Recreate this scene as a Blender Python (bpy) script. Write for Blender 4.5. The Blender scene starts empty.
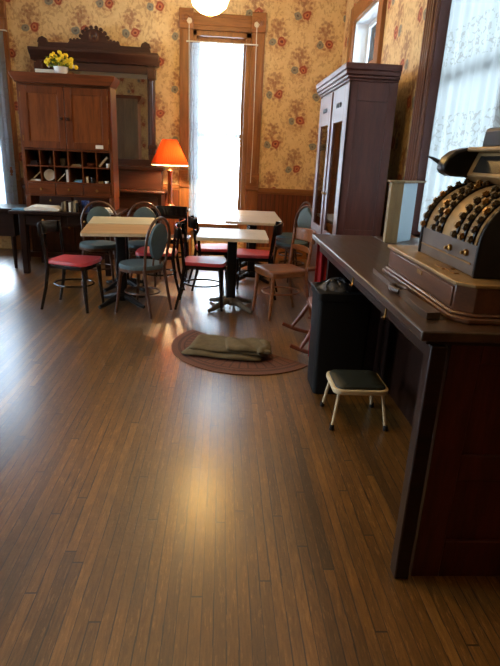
import bpy, bmesh, math, random
from mathutils import Vector, Matrix, Euler
from math import sin, cos, pi, radians as RAD
random.seed(7)
C = bpy.context.scene
COL = C.collection

# ------------------------------------------------------------------ camera
FPX, CX, CY = 530.0, 250.0, 333.0
ROLL, VPX, VPY, CAMH = 0.046, 223.5, 155.0, 1.47
cam = bpy.data.cameras.new('camera')
camo = bpy.data.objects.new('camera', cam); COL.objects.link(camo)
cam.sensor_fit = 'VERTICAL'; cam.sensor_height = 36.0
cam.lens = FPX/666.0*36.0
cam.clip_start = 0.05; cam.clip_end = 200
# world axes expressed in image axes (x right, y down, z forward)
_f = Vector((VPX-CX, VPY-CY, FPX)).normalized()
_h = Vector((1, ROLL, 0))
_u = _f.cross(_h).normalized()
if _u.y > 0: _u = -_u
_r = _f.cross(_u)
if _r.x < 0: _r = -_r
# rows: world X, Y, Z in image coords -> camera axes in world
cx_ = Vector((_r.x, _f.x, _u.x)); cy_ = -Vector((_r.y, _f.y, _u.y)); cz_ = -Vector((_r.z, _f.z, _u.z))
M = Matrix((cx_, cy_, cz_)).transposed().to_4x4(); M.translation = (0, 0, CAMH)
camo.matrix_world = M
C.camera = camo

# ------------------------------------------------------------------ world, light, exposure
w = bpy.data.worlds.new('world'); C.world = w; w.use_nodes = True
wn = w.node_tree; bg = wn.nodes['Background']
bg.inputs[0].default_value = (0.76, 0.88, 1.0, 1); bg.inputs[1].default_value = 10.0
C.view_settings.view_transform = 'Standard'; C.view_settings.look = 'None'
C.view_settings.gamma = 1; C.view_settings.use_curve_mapping = False
C.view_settings.exposure = 1.28
C.cycles.use_denoising = True
C.cycles.max_bounces = 8
C.cycles.sample_clamp_indirect = 6
def portal(name, loc, rot, sx, sy):
    l = bpy.data.lights.new(name, 'AREA'); l.shape = 'RECTANGLE'; l.size = sx; l.size_y = sy
    l.cycles.is_portal = True
    o = bpy.data.objects.new(name, l); COL.objects.link(o); o.location = loc; o.rotation_euler = rot
    return o
FAR = 8.1; BACK = -3.0; LX = -4.7; RX = 1.6; CEIL = 3.9
portal('daylight_far_window', (-0.05, FAR+.26, 1.75), (RAD(-90), 0, 0), .85, 2.6)
portal('daylight_far_left_window', (-3.55, FAR+.26, 1.75), (RAD(-90), 0, 0), 1.0, 2.6)
portal('daylight_right_window', (RX+.3, 3.4, 1.9), (0, RAD(90), 0), 2.4, 2.3)
portal('daylight_transom', (RX+.3, 6.8, 2.8), (0, RAD(90), 0), .6, 1.2)
portal('daylight_added_left_window', (LX-.3, 2.6, 1.9), (0, RAD(-90), 0), 2.2, 1.2)  # portal of an unseen window added for soft daylight
portal('daylight_added_left_window_far', (LX-.3, 5.6, 1.9), (0, RAD(-90), 0), 2.2, 1.2)  # portal of the other unseen window added for daylight

# ------------------------------------------------------------------ materials
class NT:
    def __init__(s, name):
        s.m = bpy.data.materials.new(name); s.m.use_nodes = True
        s.t = s.m.node_tree; s.b = s.t.nodes['Principled BSDF']
    def n(s, typ, **kw):
        nd = s.t.nodes.new(typ)
        for k, v in kw.items():
            if k.startswith('i_'):
                nd.inputs[k[2:].replace('_', ' ')].default_value = v
            else: setattr(nd, k, v)
        return nd
    def l(s, a, b): s.t.links.new(a, b)
    def put(s, sock, v):
        if isinstance(v, (int, float)): sock.default_value = v
        elif isinstance(v, tuple): sock.default_value = v
        else: s.l(v, sock)
    def math(s, op, a, b=0.0, c=0.0):
        nd = s.n('ShaderNodeMath', operation=op)
        s.put(nd.inputs[0], a); s.put(nd.inputs[1], b); s.put(nd.inputs[2], c)
        return nd.outputs[0]
    def mix(s, f, a, b, blend='MIX'):
        nd = s.n('ShaderNodeMix', data_type='RGBA', blend_type=blend)
        s.put(nd.inputs[0], f)
        s.put(nd.inputs[6], a if not isinstance(a, tuple) else tuple(a)+(1,)*(4-len(a)))
        s.put(nd.inputs[7], b if not isinstance(b, tuple) else tuple(b)+(1,)*(4-len(b)))
        return nd.outputs[2]
    def coords(s, sx=1, sy=1, sz=1, kind='Object'):
        tc = s.n('ShaderNodeTexCoord'); mp = s.n('ShaderNodeMapping')
        mp.inputs['Scale'].default_value = (sx, sy, sz)
        s.l(tc.outputs[kind], mp.inputs[0]); return mp.outputs[0]
    def noise(s, vec, scale, detail=4, rough=.55):
        nd = s.n('ShaderNodeTexNoise'); s.l(vec, nd.inputs['Vector'])
        nd.inputs['Scale'].default_value = scale; nd.inputs['Detail'].default_value = detail
        nd.inputs['Roughness'].default_value = rough
        return nd.outputs['Fac']
    def ramp(s, fac, stops):
        nd = s.n('ShaderNodeValToRGB'); s.l(fac, nd.inputs[0]); cr = nd.color_ramp
        while len(cr.elements) < len(stops): cr.elements.new(.5)
        for e, (p, c) in zip(cr.elements, stops): e.position = p; e.color = tuple(c)+(1,)*(4-len(c))
        return nd.outputs[0]
    def bump(s, h, strength=.2, dist=.01):
        nd = s.n('ShaderNodeBump'); s.l(h, nd.inputs['Height'])
        nd.inputs['Strength'].default_value = strength; nd.inputs['Distance'].default_value = dist
        s.l(nd.outputs[0], s.b.inputs['Normal'])
    def set(s, **kw):
        for k, v in kw.items():
            s.put(s.b.inputs[k.replace('_', ' ')], v if not (isinstance(v, tuple) and len(v) == 3) else v+(1,))
        return s.m

def sr(r, g, b):     # sRGB 0-255 -> linear
    return tuple(((c/255.)/12.92 if c/255. <= .04045 else ((c/255.+.055)/1.055)**2.4) for c in (r, g, b))

def wood(name, a, b, axis='z', rough=.4, scale=1.0, bump=.15, coat=0.0):
    m = NT(name); k = {'x': (1, 9, 9), 'y': (9, 1, 9), 'z': (9, 9, 1)}[axis]
    v = m.coords(*[q*scale for q in k])
    n1 = m.noise(v, 2.2, 6, .6); n2 = m.noise(v, 11, 4, .6)
    f = m.math('ADD', m.math('MULTIPLY', n1, .7), m.math('MULTIPLY', n2, .3))
    col = m.ramp(f, [(.32, a), (.68, b)])
    m.bump(n2, bump, .002)
    m.set(Base_Color=col, Roughness=m.math('ADD', rough-.06, m.math('MULTIPLY', n2, .14)), Coat_Weight=coat)
    return m.m
def plain(name, col, rough=.5, metal=0.0, var=.12, nscale=30, bump=0.0, **kw):
    m = NT(name); v = m.coords(); n = m.noise(v, nscale, 4)
    d = tuple(c*(1-var) for c in col); e = tuple(min(1, c*(1+var)) for c in col)
    m.set(Base_Color=m.ramp(n, [(.3, d), (.7, e)]), Roughness=rough, Metallic=metal, **kw)
    if bump: m.bump(n, bump, .002)
    return m.m

def wallpaper():
    m = NT('floral_wallpaper')
    tc = m.n('ShaderNodeTexCoord'); sp = m.n('ShaderNodeSeparateXYZ')
    nz = m.n('ShaderNodeTexNoise'); m.l(tc.outputs['Object'], nz.inputs['Vector'])
    nz.inputs['Scale'].default_value = 14; nz.inputs['Detail'].default_value = 3
    ad = m.n('ShaderNodeVectorMath', operation='MULTIPLY_ADD'); m.l(nz.outputs['Color'], ad.inputs[0])
    ad.inputs[1].default_value = (.05, .05, .05); m.l(tc.outputs['Object'], ad.inputs[2])
    m.l(ad.outputs[0], sp.inputs[0])
    PW, PH = .33, .66
    u = m.math('ADD', sp.outputs[0], sp.outputs[1]); u = m.math('ADD', u, 20.03)
    v = m.math('ADD', sp.outputs[2], 10.14)
    q = m.math('DIVIDE', u, PW); col = m.math('FLOOR', q)
    x = m.math('MULTIPLY', m.math('SUBTRACT', m.math('FRACT', q), .5), PW*.8)
    par = m.math('MODULO', col, 2.0)
    vv = m.math('ADD', v, m.math('MULTIPLY', par, PH/2))
    y = m.math('MULTIPLY', m.math('SUBTRACT', m.math('FRACT', m.math('DIVIDE', vv, PH)), .5), PH*.8)
    def dist(cx, cy, ax=1.0, ay=1.0):
        dx = m.math('MULTIPLY', m.math('SUBTRACT', x, cx), ax); dy = m.math('MULTIPLY', m.math('SUBTRACT', y, cy), ay)
        return m.math('SQRT', m.math('ADD', m.math('MULTIPLY', dx, dx), m.math('MULTIPLY', dy, dy)))
    def disc(cx, cy, r, ax=1, ay=1, soft=.006):
        mr = m.n('ShaderNodeMapRange'); m.l(dist(cx, cy, ax, ay), mr.inputs[0])
        mr.inputs[1].default_value = r-soft; mr.inputs[2].default_value = r+soft
        mr.inputs[3].default_value = 1; mr.inputs[4].default_value = 0
        return mr.outputs[0]
    nf = m.noise(tc.outputs['Object'], 26, 3, .6)
    nl = m.noise(tc.outputs['Object'], 7, 4, .6)
    c = m.ramp(nf, [(.35, sr(214, 184, 132)), (.65, sr(224, 196, 144))])
    # scrolls of tan leaves over the whole ground
    mpl = m.n('ShaderNodeMapping'); mpl.inputs['Scale'].default_value = (1, 1, .62); mpl.inputs['Rotation'].default_value = (.5, .5, 0); m.l(ad.outputs[0], mpl.inputs[0])
    lv = m.noise(mpl.outputs[0], 30, 1, .4)
    leafm = m.math('MULTIPLY', m.math('GREATER_THAN', lv, .56), m.math('GREATER_THAN', nl, .44))
    c = m.mix(m.math('MULTIPLY', leafm, .5), c, sr(172, 132, 92))
    def big(cx, cy, r): return disc(cx, cy, r, 1, 1, .03)
    sprig = m.math('MULTIPLY', m.math('GREATER_THAN', nf, .5), disc(0, -.02, .15, 1.1, .9, .02))
    c = m.mix(m.math('MULTIPLY', sprig, .5), c, sr(172, 122, 84))
    mar = sr(122, 62, 50)
    for (a, b, r, ax, ay) in [(-.01, .05, .026, 1, .8), (.03, .075, .022, .8, 1), (-.035, .09, .022, 1, 1.2), (.012, .125, .026, 1.2, .8), (-.02, .155, .018, 1, 1),
                              (.05, .13, .016, 1, 1), (.075, .02, .022, 1, 1.3), (-.075, .0, .020, 1, 1.3), (-.01, -.105, .016, .8, 1.2), (.06, -.11, .014, 1, 1), (-.055, .06, .014, 1, 1), (-.07, .105, .013, 1, 1), (-.05, .145, .012, 1, 1), (.04, .165, .013, 1, 1), (0, .0, .018, 1, .7), (.09, -.03, .014, 1, 1), (.08, .07, .012, 1, 1)]:
        c = m.mix(m.math('MULTIPLY', disc(a, b, r, ax, ay), .55), c, mar)
    c = m.mix(disc(-.055, -.06, .038), c, sr(122, 124, 116))
    c = m.mix(disc(-.055, -.06, .023), c, sr(150, 140, 118))
    c = m.mix(disc(-.055, -.06, .012), c, sr(92, 84, 80))
    c = m.mix(disc(.045, -.05, .046), c, sr(150, 68, 48))
    c = m.mix(disc(.045, -.05, .025), c, sr(196, 120, 78))
    c = m.mix(disc(.045, -.05, .013), c, sr(110, 40, 30))
    m.set(Base_Color=c, Roughness=.62)
    m.bump(nf, .08, .002)
    return m.m

def floor_mat():
    m = NT('oak_strip_floor')
    tc = m.n('ShaderNodeTexCoord'); sp = m.n('ShaderNodeSeparateXYZ'); m.l(tc.outputs['Object'], sp.inputs[0])
    X, Y = sp.outputs[0], sp.outputs[1]
    W = .041
    q = m.math('DIVIDE', m.math('ADD', X, 20.0), W); row = m.math('FLOOR', q); fx = m.math('FRACT', q)
    wn1 = m.n('ShaderNodeTexWhiteNoise', noise_dimensions='1D'); m.l(row, wn1.inputs['W'])
    L = 2.1
    yy = m.math('DIVIDE', m.math('ADD', m.math('ADD', Y, 20.0), m.math('MULTIPLY', wn1.outputs['Value'], 9.7)), L)
    brd = m.math('FLOOR', yy); fy = m.math('FRACT', yy)
    cb = m.n('ShaderNodeCombineXYZ'); m.l(row, cb.inputs[0]); m.l(brd, cb.inputs[1])
    wn2 = m.n('ShaderNodeTexWhiteNoise', noise_dimensions='2D'); m.l(cb.outputs[0], wn2.inputs['Vector'])
    tone = wn2.outputs['Value']
    # grain, shifted per board
    off = m.n('ShaderNodeCombineXYZ'); m.l(m.math('MULTIPLY', tone, 37.0), off.inputs[2])
    va = m.n('ShaderNodeVectorMath', operation='ADD'); m.l(tc.outputs['Object'], va.inputs[0]); m.l(off.outputs[0], va.inputs[1])
    mp = m.n('ShaderNodeMapping'); mp.inputs['Scale'].default_value = (70, 7, 1); m.l(va.outputs[0], mp.inputs[0])
    g = m.noise(mp.outputs[0], 1.6, 8, .68)
    mp2 = m.n('ShaderNodeMapping'); mp2.inputs['Scale'].default_value = (50, 6, 1); m.l(va.outputs[0], mp2.inputs[0])
    fl = m.noise(mp2.outputs[0], 2.2, 5, .7)
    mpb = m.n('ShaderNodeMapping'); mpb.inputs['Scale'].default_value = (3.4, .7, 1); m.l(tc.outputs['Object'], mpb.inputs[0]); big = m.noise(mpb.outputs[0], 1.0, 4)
    fine = m.noise(tc.outputs['Object'], 160, 3, .7)
    base = m.ramp(tone, [(0, sr(58, 48, 32)), (.03, sr(96, 68, 30)), (.4, sr(110, 78, 33)), (.8, sr(118, 84, 36)), (1, sr(136, 98, 44))])
    base.node.color_ramp.interpolation = 'LINEAR'
    gr = m.ramp(g, [(.36, (.60, .55, .5)), (.60, (1.12, 1.1, 1.06))])
    c = m.mix(.85, base, gr, 'MULTIPLY')
    c = m.mix(m.math('MULTIPLY', m.math('GREATER_THAN', fl, .59), .28), c, sr(178, 134, 76))
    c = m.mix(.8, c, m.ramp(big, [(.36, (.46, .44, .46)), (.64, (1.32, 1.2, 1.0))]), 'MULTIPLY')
    c = m.mix(.35, c, m.ramp(fine, [(.35, (.7, .7, .7)), (.65, (1.15, 1.15, 1.15))]), 'MULTIPLY')
    # gaps
    d = m.math('MINIMUM', fx, m.math('SUBTRACT', 1.0, fx))
    gapw = m.math('ADD', .03, m.math('MULTIPLY', m.math('GREATER_THAN', m.noise(mp.outputs[0], .35, 2), .56), .05))
    gap = m.math('LESS_THAN', d, gapw)
    e = m.math('MINIMUM', fy, m.math('SUBTRACT', 1.0, fy))
    gap2 = m.math('LESS_THAN', e, .0018)
    gp = m.math('MAXIMUM', gap, gap2)
    c = m.mix(m.math('MULTIPLY', gp, .85), c, sr(34, 22, 15))
    # long pale scratches
    mp3 = m.n('ShaderNodeMapping'); mp3.inputs['Scale'].default_value = (1.5, 9, 1); mp3.inputs['Rotation'].default_value = (0, 0, .5); m.l(tc.outputs['Object'], mp3.inputs[0])
    m.set(Base_Color=c, Roughness=m.math('ADD', .27, m.math('ADD', m.math('MULTIPLY', fine, .10), m.math('MULTIPLY', g, .08))))
    m.b.inputs['Specular IOR Level'].default_value = .6; m.b.inputs['Coat Weight'].default_value = 1.0; m.b.inputs['Coat Roughness'].default_value = .25; m.b.inputs['Coat IOR'].default_value = 1.55
    h = m.math('SUBTRACT', m.math('ADD', m.math('MULTIPLY', g, .3), m.math('MULTIPLY', tone, .25)), m.math('MULTIPLY', gp, 1.2))
    h = m.math('ADD', h, m.math('MULTIPLY', m.noise(tc.outputs['Object'], 34, 3), .9))
    m.bump(h, .5, .0025)
    return m.m

def beadboard():
    m = NT('beadboard_wood')
    tc = m.n('ShaderNodeTexCoord'); sp = m.n('ShaderNodeSeparateXYZ'); m.l(tc.outputs['Object'], sp.inputs[0])
    u = m.math('DIVIDE', m.math('ADD', m.math('ADD', sp.outputs[0], sp.outputs[1]), 20.0), .065)
    f = m.math('FRACT', u); d = m.math('MINIMUM', f, m.math('SUBTRACT', 1.0, f))
    groove = m.math('LESS_THAN', d, .09)
    v = m.coords(9, 9, 1); n = m.noise(v, 3, 5)
    c = m.ramp(n, [(.3, sr(88, 46, 26)), (.7, sr(122, 66, 36))])
    c = m.mix(m.math('MULTIPLY', groove, .55), c, sr(40, 20, 12))
    m.set(Base_Color=c, Roughness=.4); m.bump(m.math('SUBTRACT', 1.0, groove), .6, .004)
    return m.m

def lace(name, bands, tint=(.93, .96, .97), a=.30, scale=9, horiz='x'):
    m = NT(name); t = m.t; b = m.b
    tc = m.n('ShaderNodeTexCoord'); sp = m.n('ShaderNodeSeparateXYZ'); m.l(tc.outputs['Object'], sp.inputs[0])
    vo = m.n('ShaderNodeTexVoronoi', feature='DISTANCE_TO_EDGE'); m.l(tc.outputs['Object'], vo.inputs['Vector']); vo.inputs['Scale'].default_value = scale
    n = m.noise(tc.outputs['Object'], scale*1.3, 3)
    fig = m.math('MULTIPLY', m.math('LESS_THAN', vo.outputs['Distance'], .12), m.math('GREATER_THAN', n, .5))
    bd = m.math('PINGPONG', m.math('ADD', sp.outputs[2], .1), bands)
    bd = m.math('LESS_THAN', bd, bands*.42)
    fig = m.math('MULTIPLY', fig, bd)
    tr = m.n('ShaderNodeBsdfTransparent'); tl = m.n('ShaderNodeBsdfTranslucent'); df = m.n('ShaderNodeBsdfDiffuse')
    col = m.mix(m.math('MULTIPLY', fig, .7), tint, tuple(c*k for c, k in zip(tint, (.66, .60, .54))))
    m.l(col, tl.inputs[0]); m.l(col, df.inputs[0])
    m1 = m.n('ShaderNodeMixShader'); m1.inputs[0].default_value = .35; m.l(tl.outputs[0], m1.inputs[1]); m.l(df.outputs[0], m1.inputs[2])
    m2 = m.n('ShaderNodeMixShader'); m.l(m.math('SUBTRACT', a, m.math('MULTIPLY', fig, a*.8)), m2.inputs[0]); m.l(m1.outputs[0], m2.inputs[1]); m.l(tr.outputs[0], m2.inputs[2])
    out = t.nodes['Material Output']; m.l(m2.outputs[0], out.inputs[0])
    return m.m

def glass_mat(name='window_glass', tint=(.95, .98, 1)):
    m = NT(name); out = m.t.nodes['Material Output']
    tr = m.n('ShaderNodeBsdfTransparent'); tr.inputs[0].default_value = tint+(1,)
    gl = m.n('ShaderNodeBsdfGlossy'); gl.inputs['Roughness'].default_value = .03
    fr = m.n('ShaderNodeFresnel'); fr.inputs[0].default_value = 1.45
    mx = m.n('ShaderNodeMixShader'); m.l(fr.outputs[0], mx.inputs[0]); m.l(tr.outputs[0], mx.inputs[1]); m.l(gl.outputs[0], mx.inputs[2])
    m.l(mx.outputs[0], out.inputs[0]); return m.m
def emis(name, col, st, base=(.9, .85, .75), rough=.3):
    m = NT(name); m.set(Base_Color=base, Roughness=rough); m.b.inputs['Emission Color'].default_value = col+(1,); m.b.inputs['Emission Strength'].default_value = st
    return m.m

MT = dict(
    paper=wallpaper(), floor=floor_mat(), bead=beadboard(),
    plaster=plain('ceiling_plaster', sr(205, 196, 178), .8, var=.03),
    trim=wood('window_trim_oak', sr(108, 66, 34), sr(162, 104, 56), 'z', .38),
    trimx=wood('trim_oak_horizontal', sr(108, 66, 34), sr(162, 104, 56), 'x', .38),
    trimy=wood('trim_oak_deep', sr(108, 66, 34), sr(162, 104, 56), 'y', .38),
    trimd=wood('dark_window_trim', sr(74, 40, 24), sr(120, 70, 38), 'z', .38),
    jamb=plain('plum_painted_jamb', sr(82, 50, 46), .5),
    white=plain('white_painted_jamb', sr(205, 214, 220), .5, var=.03),
    walnut=wood('carved_walnut', sr(38, 20, 14), sr(72, 40, 26), 'x', .35),
    walnutz=wood('walnut_posts', sr(44, 24, 16), sr(84, 46, 28), 'z', .33),
    cherry=wood('cherry_cabinet_wood', sr(66, 32, 13), sr(116, 60, 26), 'z', .33),
    cherryx=wood('cherry_cabinet_rails', sr(66, 32, 13), sr(114, 58, 26), 'x', .33),
    cherryd=wood('cherry_panel_wood', sr(78, 38, 15), sr(132, 72, 31), 'z', .33),
    armo=wood('armoire_mahogany', sr(66, 34, 28), sr(98, 54, 42), 'z', .36),
    armoy=wood('armoire_front_wood', sr(66, 38, 32), sr(100, 60, 48), 'z', .3, coat=.3),
    dark=wood('dark_stained_wood', sr(24, 14, 10), sr(44, 24, 17), 'x', .35),
    bench=wood('counter_top_wood', sr(44, 31, 23), sr(80, 58, 42), 'y', .30, .6),
    cpanel=wood('counter_panel_wood', sr(50, 19, 12), sr(84, 34, 22), 'z', .38),
    black=plain('black_lacquered_wood', sr(20, 16, 15), .2, var=.25),
    brownbent=wood('bentwood_brown', sr(52, 32, 22), sr(92, 58, 36), 'z', .35, 2),
    honey=wood('worn_chair_wood', sr(88, 48, 20), sr(150, 88, 40), 'y', .36, 1.4),
    rock=wood('rocker_wood', sr(74, 34, 20), sr(122, 62, 36), 'y', .36, 1.4),
    red=plain('red_vinyl', sr(186, 58, 62), .42, var=.12, nscale=12, bump=.1),
    slate=plain('slate_blue_upholstery', sr(70, 88, 92), .75, var=.14, nscale=60, bump=.1),
    lam=wood('worn_tan_tabletop', sr(168, 128, 84), sr(206, 172, 124), 'x', .34, .9),
    lam2=wood('pale_tabletop', sr(186, 174, 138), sr(214, 204, 168), 'x', .34, .9),
    speck=plain('speckled_grey_laminate', sr(186, 176, 160), .32, var=.16, nscale=70),
    edge=plain('cream_table_edge', sr(196, 176, 142), .5),
    iron=plain('black_cast_iron', sr(26, 24, 24), .45, .3, var=.2),
    dusty=plain('dusty_iron_base', sr(88, 80, 66), .6, .2, var=.3, nscale=18),
    mat=None,
    olive=plain('olive_cloth', sr(98, 84, 56), .92, var=.16, nscale=24, bump=.25),
    cream=plain('cream_painted_steel', sr(214, 196, 158), .38, var=.06),
    vinyl=plain('black_green_vinyl', sr(40, 44, 36), .5, var=.2, nscale=20),
    rubber=plain('black_rubber', sr(16, 15, 15), .7),
    bin=plain('black_plastic_bin', sr(11, 11, 12), .65, var=.1),
    bag=plain('bin_liner_plastic', sr(70, 72, 76), .15, var=.7, nscale=25),
    redcloth=plain('crimson_cloth', sr(150, 16, 28), .8, var=.15, nscale=14),
    brass=plain('aged_brass', sr(150, 112, 58), .38, .85, var=.25, nscale=22),
    bronze=plain('worn_bronze_plate', sr(150, 122, 80), .45, .5, var=.3, nscale=9, bump=.2),
    gun=plain('dark_gun_metal', sr(96, 84, 74), .42, .5, var=.25, nscale=8, bump=.15),
    steelblk=plain('blackened_metal', sr(30, 28, 28), .35, .6, var=.2),
    keycap=plain('worn_key_discs', sr(96, 80, 54), .5, .6, var=.25, nscale=60),
    regwood=wood('register_base_wood', sr(66, 40, 26), sr(106, 68, 44), 'y', .3),
    glass=glass_mat(), smoke=plain('dark_window_glass', sr(34, 34, 32), .12),
    paper_w=plain('white_paper', sr(222, 218, 206), .8, var=.03),
    porc=plain('white_porcelain', sr(215, 212, 205), .25, var=.03),
    bluec=plain('blue_glaze', sr(44, 66, 120), .3), sky=plain('pale_blue_plastic', sr(96, 146, 176), .4),
    tan=wood('pale_tan_board', sr(120, 104, 74), sr(152, 134, 98), 'z', .55),
    yellow=plain('yellow_petals', sr(236, 204, 30), .6, var=.15, nscale=50), leaf=plain('green_leaves', sr(104, 128, 34), .6, var=.3, nscale=40),
    bulb=emis('glowing_milk_glass', (1.0, .60, .18), 18.0), warm=emis('lit_bulb', (1, .62, .25), 30.0),
    dtan=wood('weathered_cupboard', sr(92, 72, 48), sr(134, 108, 76), 'z', .5),
    cord=plain('white_cord', sr(210, 205, 190), .7),
    rosew=plain('ivory_rosette', sr(206, 192, 164), .45),
)
def shade_mat():
    m = NT('orange_pleated_shade'); out = m.t.nodes['Material Output']
    tl = m.n('ShaderNodeBsdfTranslucent'); df = m.n('ShaderNodeBsdfDiffuse'); 
    tl.inputs[0].default_value = (.055, .006, .001, 1); df.inputs[0].default_value = (.60, .11, .035, 1)
    mx = m.n('ShaderNodeMixShader'); mx.inputs[0].default_value = .4
    m.l(tl.outputs[0], mx.inputs[1]); m.l(df.outputs[0], mx.inputs[2]); m.l(mx.outputs[0], out.inputs[0]); return m.m
MT['shade'] = shade_mat(); MT['trimcloth'] = lace('cream_shade_trim', .3, (.8, .72, .5), .0, 40)
def mat_rug():
    m = NT('ribbed_brown_mat'); tc = m.n('ShaderNodeTexCoord'); sp = m.n('ShaderNodeSeparateXYZ'); m.l(tc.outputs['Object'], sp.inputs[0])
    ang = m.math('ARCTAN2', sp.outputs[1], sp.outputs[0])
    r = m.math('SQRT', m.math('ADD', m.math('MULTIPLY', sp.outputs[0], sp.outputs[0]), m.math('MULTIPLY', sp.outputs[1], sp.outputs[1])))
    ray = m.math('LESS_THAN', m.math('PINGPONG', m.math('MULTIPLY', ang, 14.0), 1.0), .22)
    ring = m.math('LESS_THAN', m.math('PINGPONG', m.math('MULTIPLY', r, 12.0), 1.0), .16)
    inner = m.math('LESS_THAN', r, .50)
    g = m.math('MULTIPLY', m.math('MAXIMUM', ray, ring), inner)
    band = m.math('LESS_THAN', m.math('ABSOLUTE', m.math('SUBTRACT', r, .535)), .012)
    g = m.math('MAXIMUM', g, band)
    n = m.noise(tc.outputs['Object'], 120, 2)
    c = m.mix(m.math('MULTIPLY', g, .6), m.ramp(n, [(.3, sr(92, 56, 40)), (.7, sr(114, 72, 52))]), sr(58, 32, 26))
    m.set(Base_Color=c, Roughness=.85); m.bump(m.math('SUBTRACT', m.math('MULTIPLY', n, .3), g), .6, .004)
    return m.m
MT['mat'] = mat_rug()
for k in ('bin', 'dark', 'cpanel', 'iron'): MT[k].node_tree.nodes['Principled BSDF'].inputs['Specular IOR Level'].default_value = .25
for k in ('cherry', 'cherryx', 'cherryd'): MT[k].node_tree.nodes['Principled BSDF'].inputs['Specular IOR Level'].default_value = .35
def mirror_mat():
    m = NT('silvered_mirror'); m.set(Base_Color=(.72, .74, .72), Metallic=1.0, Roughness=.02); return m.m
MT['mirror'] = mirror_mat()

# ------------------------------------------------------------------ mesh helpers
class MB:
    def __init__(s): s.v = []; s.f = []; s.mi = []
    def add(s, vs, fs, T=None, mi=0):
        o = len(s.v)
        for p in vs:
            p = Vector(p); s.v.append(T @ p if T else p)
        for f in fs: s.f.append([i+o for i in f]); s.mi.append(mi)
        return s
    def box(s, x0, x1, y0, y1, z0, z1, T=None, mi=0):
        if x1 < x0: x0, x1 = x1, x0
        if y1 < y0: y0, y1 = y1, y0
        if z1 < z0: z0, z1 = z1, z0
        vs = [(x0,y0,z0),(x1,y0,z0),(x1,y1,z0),(x0,y1,z0),(x0,y0,z1),(x1,y0,z1),(x1,y1,z1),(x0,y1,z1)]
        return s.add(vs, [(0,3,2,1),(4,5,6,7),(0,1,5,4),(1,2,6,5),(2,3,7,6),(3,0,4,7)], T, mi)
    def tube(s, pts, r, n=8, closed=False, T=None, flat=1.0):
        pts = [Vector(p) for p in pts]; N = len(pts)
        rs = r if isinstance(r, (list, tuple)) else [r]*N
        rings = []; prev = None
        for i, p in enumerate(pts):
            if closed: d = pts[(i+1) % N]-pts[i-1]
            else: d = pts[min(i+1, N-1)]-pts[max(i-1, 0)]
            d.normalize()
            if prev is None:
                a = Vector((0, 0, 1)) if abs(d.z) < .9 else Vector((1, 0, 0))
                a = (a - d*a.dot(d)).normalized()
            else: a = (prev - d*prev.dot(d)).normalized()
            prev = a; b = d.cross(a)
            rings.append([p + (a*cos(2*pi*k/n) + b*sin(2*pi*k/n)*flat)*rs[i] for k in range(n)])
        vs = [q for R_ in rings for q in R_]; fs = []
        for i in range(N if closed else N-1):
            j = (i+1) % N
            for k in range(n): fs.append((i*n+k, i*n+(k+1) % n, j*n+(k+1) % n, j*n+k))
        if not closed: fs.append(tuple(range(n))[::-1]); fs.append(tuple((N-1)*n+k for k in range(n)))
        return s.add(vs, fs, T)
    def lathe(s, prof, n=24, T=None, cap=True, pleat=0.0):
        vs = []; fs = []
        for (r, z) in prof:
            for k in range(n):
                rr = r*(1+(pleat if k % 2 else -pleat)); vs.append((rr*cos(2*pi*k/n), rr*sin(2*pi*k/n), z))
        for i in range(len(prof)-1):
            for k in range(n): fs.append((i*n+k, i*n+(k+1) % n, (i+1)*n+(k+1) % n, (i+1)*n+k))
        if cap: fs.append(tuple(range(n))[::-1]); fs.append(tuple((len(prof)-1)*n+k for k in range(n)))
        return s.add(vs, fs, T)
    def prism(s, poly, a0, a1, axis='y', T=None, mi=0):
        # poly 2D extruded along axis; (u,v) -> other two axes in order
        def P(u, v, a):
            return {'x': (a, u, v), 'y': (u, a, v), 'z': (u, v, a)}[axis]
        n = len(poly); vs = [P(u, v, a0) for u, v in poly]+[P(u, v, a1) for u, v in poly]
        fs = [tuple(range(n)), tuple(range(2*n-1, n-1, -1))]+[(i, i+n, (i+1) % n+n, (i+1) % n) for i in range(n)]
        return s.add(vs, fs, T, mi)
    def grid(s, fn, nu, nv, T=None):
        vs = [fn(i/nu, j/nv) for i in range(nu+1) for j in range(nv+1)]
        fs = [(i*(nv+1)+j, (i+1)*(nv+1)+j, (i+1)*(nv+1)+j+1, i*(nv+1)+j+1) for i in range(nu) for j in range(nv)]
        return s.add(vs, fs, T)
    def build(s, name, mat, parent=None, bevel=0.0, smooth=35, seg=2, loc=None, solid=0.0):
        me = bpy.data.meshes.new(name); me.from_pydata([tuple(v) for v in s.v], [], s.f); 
        bm = bmesh.new(); bm.from_mesh(me); bmesh.ops.recalc_face_normals(bm, faces=bm.faces); bm.to_mesh(me); bm.free()
        for m_ in (mat if isinstance(mat, (list, tuple)) else [mat]): me.materials.append(m_)
        for p, k in zip(me.polygons, s.mi): p.material_index = k; p.use_smooth = bool(smooth)
        if smooth: me.set_sharp_from_angle(angle=RAD(smooth))
        o = bpy.data.objects.new(name, me); COL.objects.link(o)
        if parent: o.parent = parent
        if loc: o.location = loc
        if solid:
            d = o.modifiers.new('thickness', 'SOLIDIFY'); d.thickness = solid; d.offset = 0
        if bevel:
            b = o.modifiers.new('bevel', 'BEVEL'); b.width = bevel; b.segments = seg; b.limit_method = 'ANGLE'; b.angle_limit = RAD(40)
        return o
def thing(name, label, cat, loc=(0, 0, 0), rz=0.0, group=None):
    o = bpy.data.objects.new(name, None); COL.objects.link(o); o.location = loc; o.rotation_euler = (0, 0, rz); o.empty_display_size = .1
    return tag(o, label, cat, group)
def tag(o, label, cat, group=None):
    o['label'] = label; o['category'] = cat
    if group: o['group'] = group
    return o
def struct(o): o['kind'] = 'structure'; return o
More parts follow.
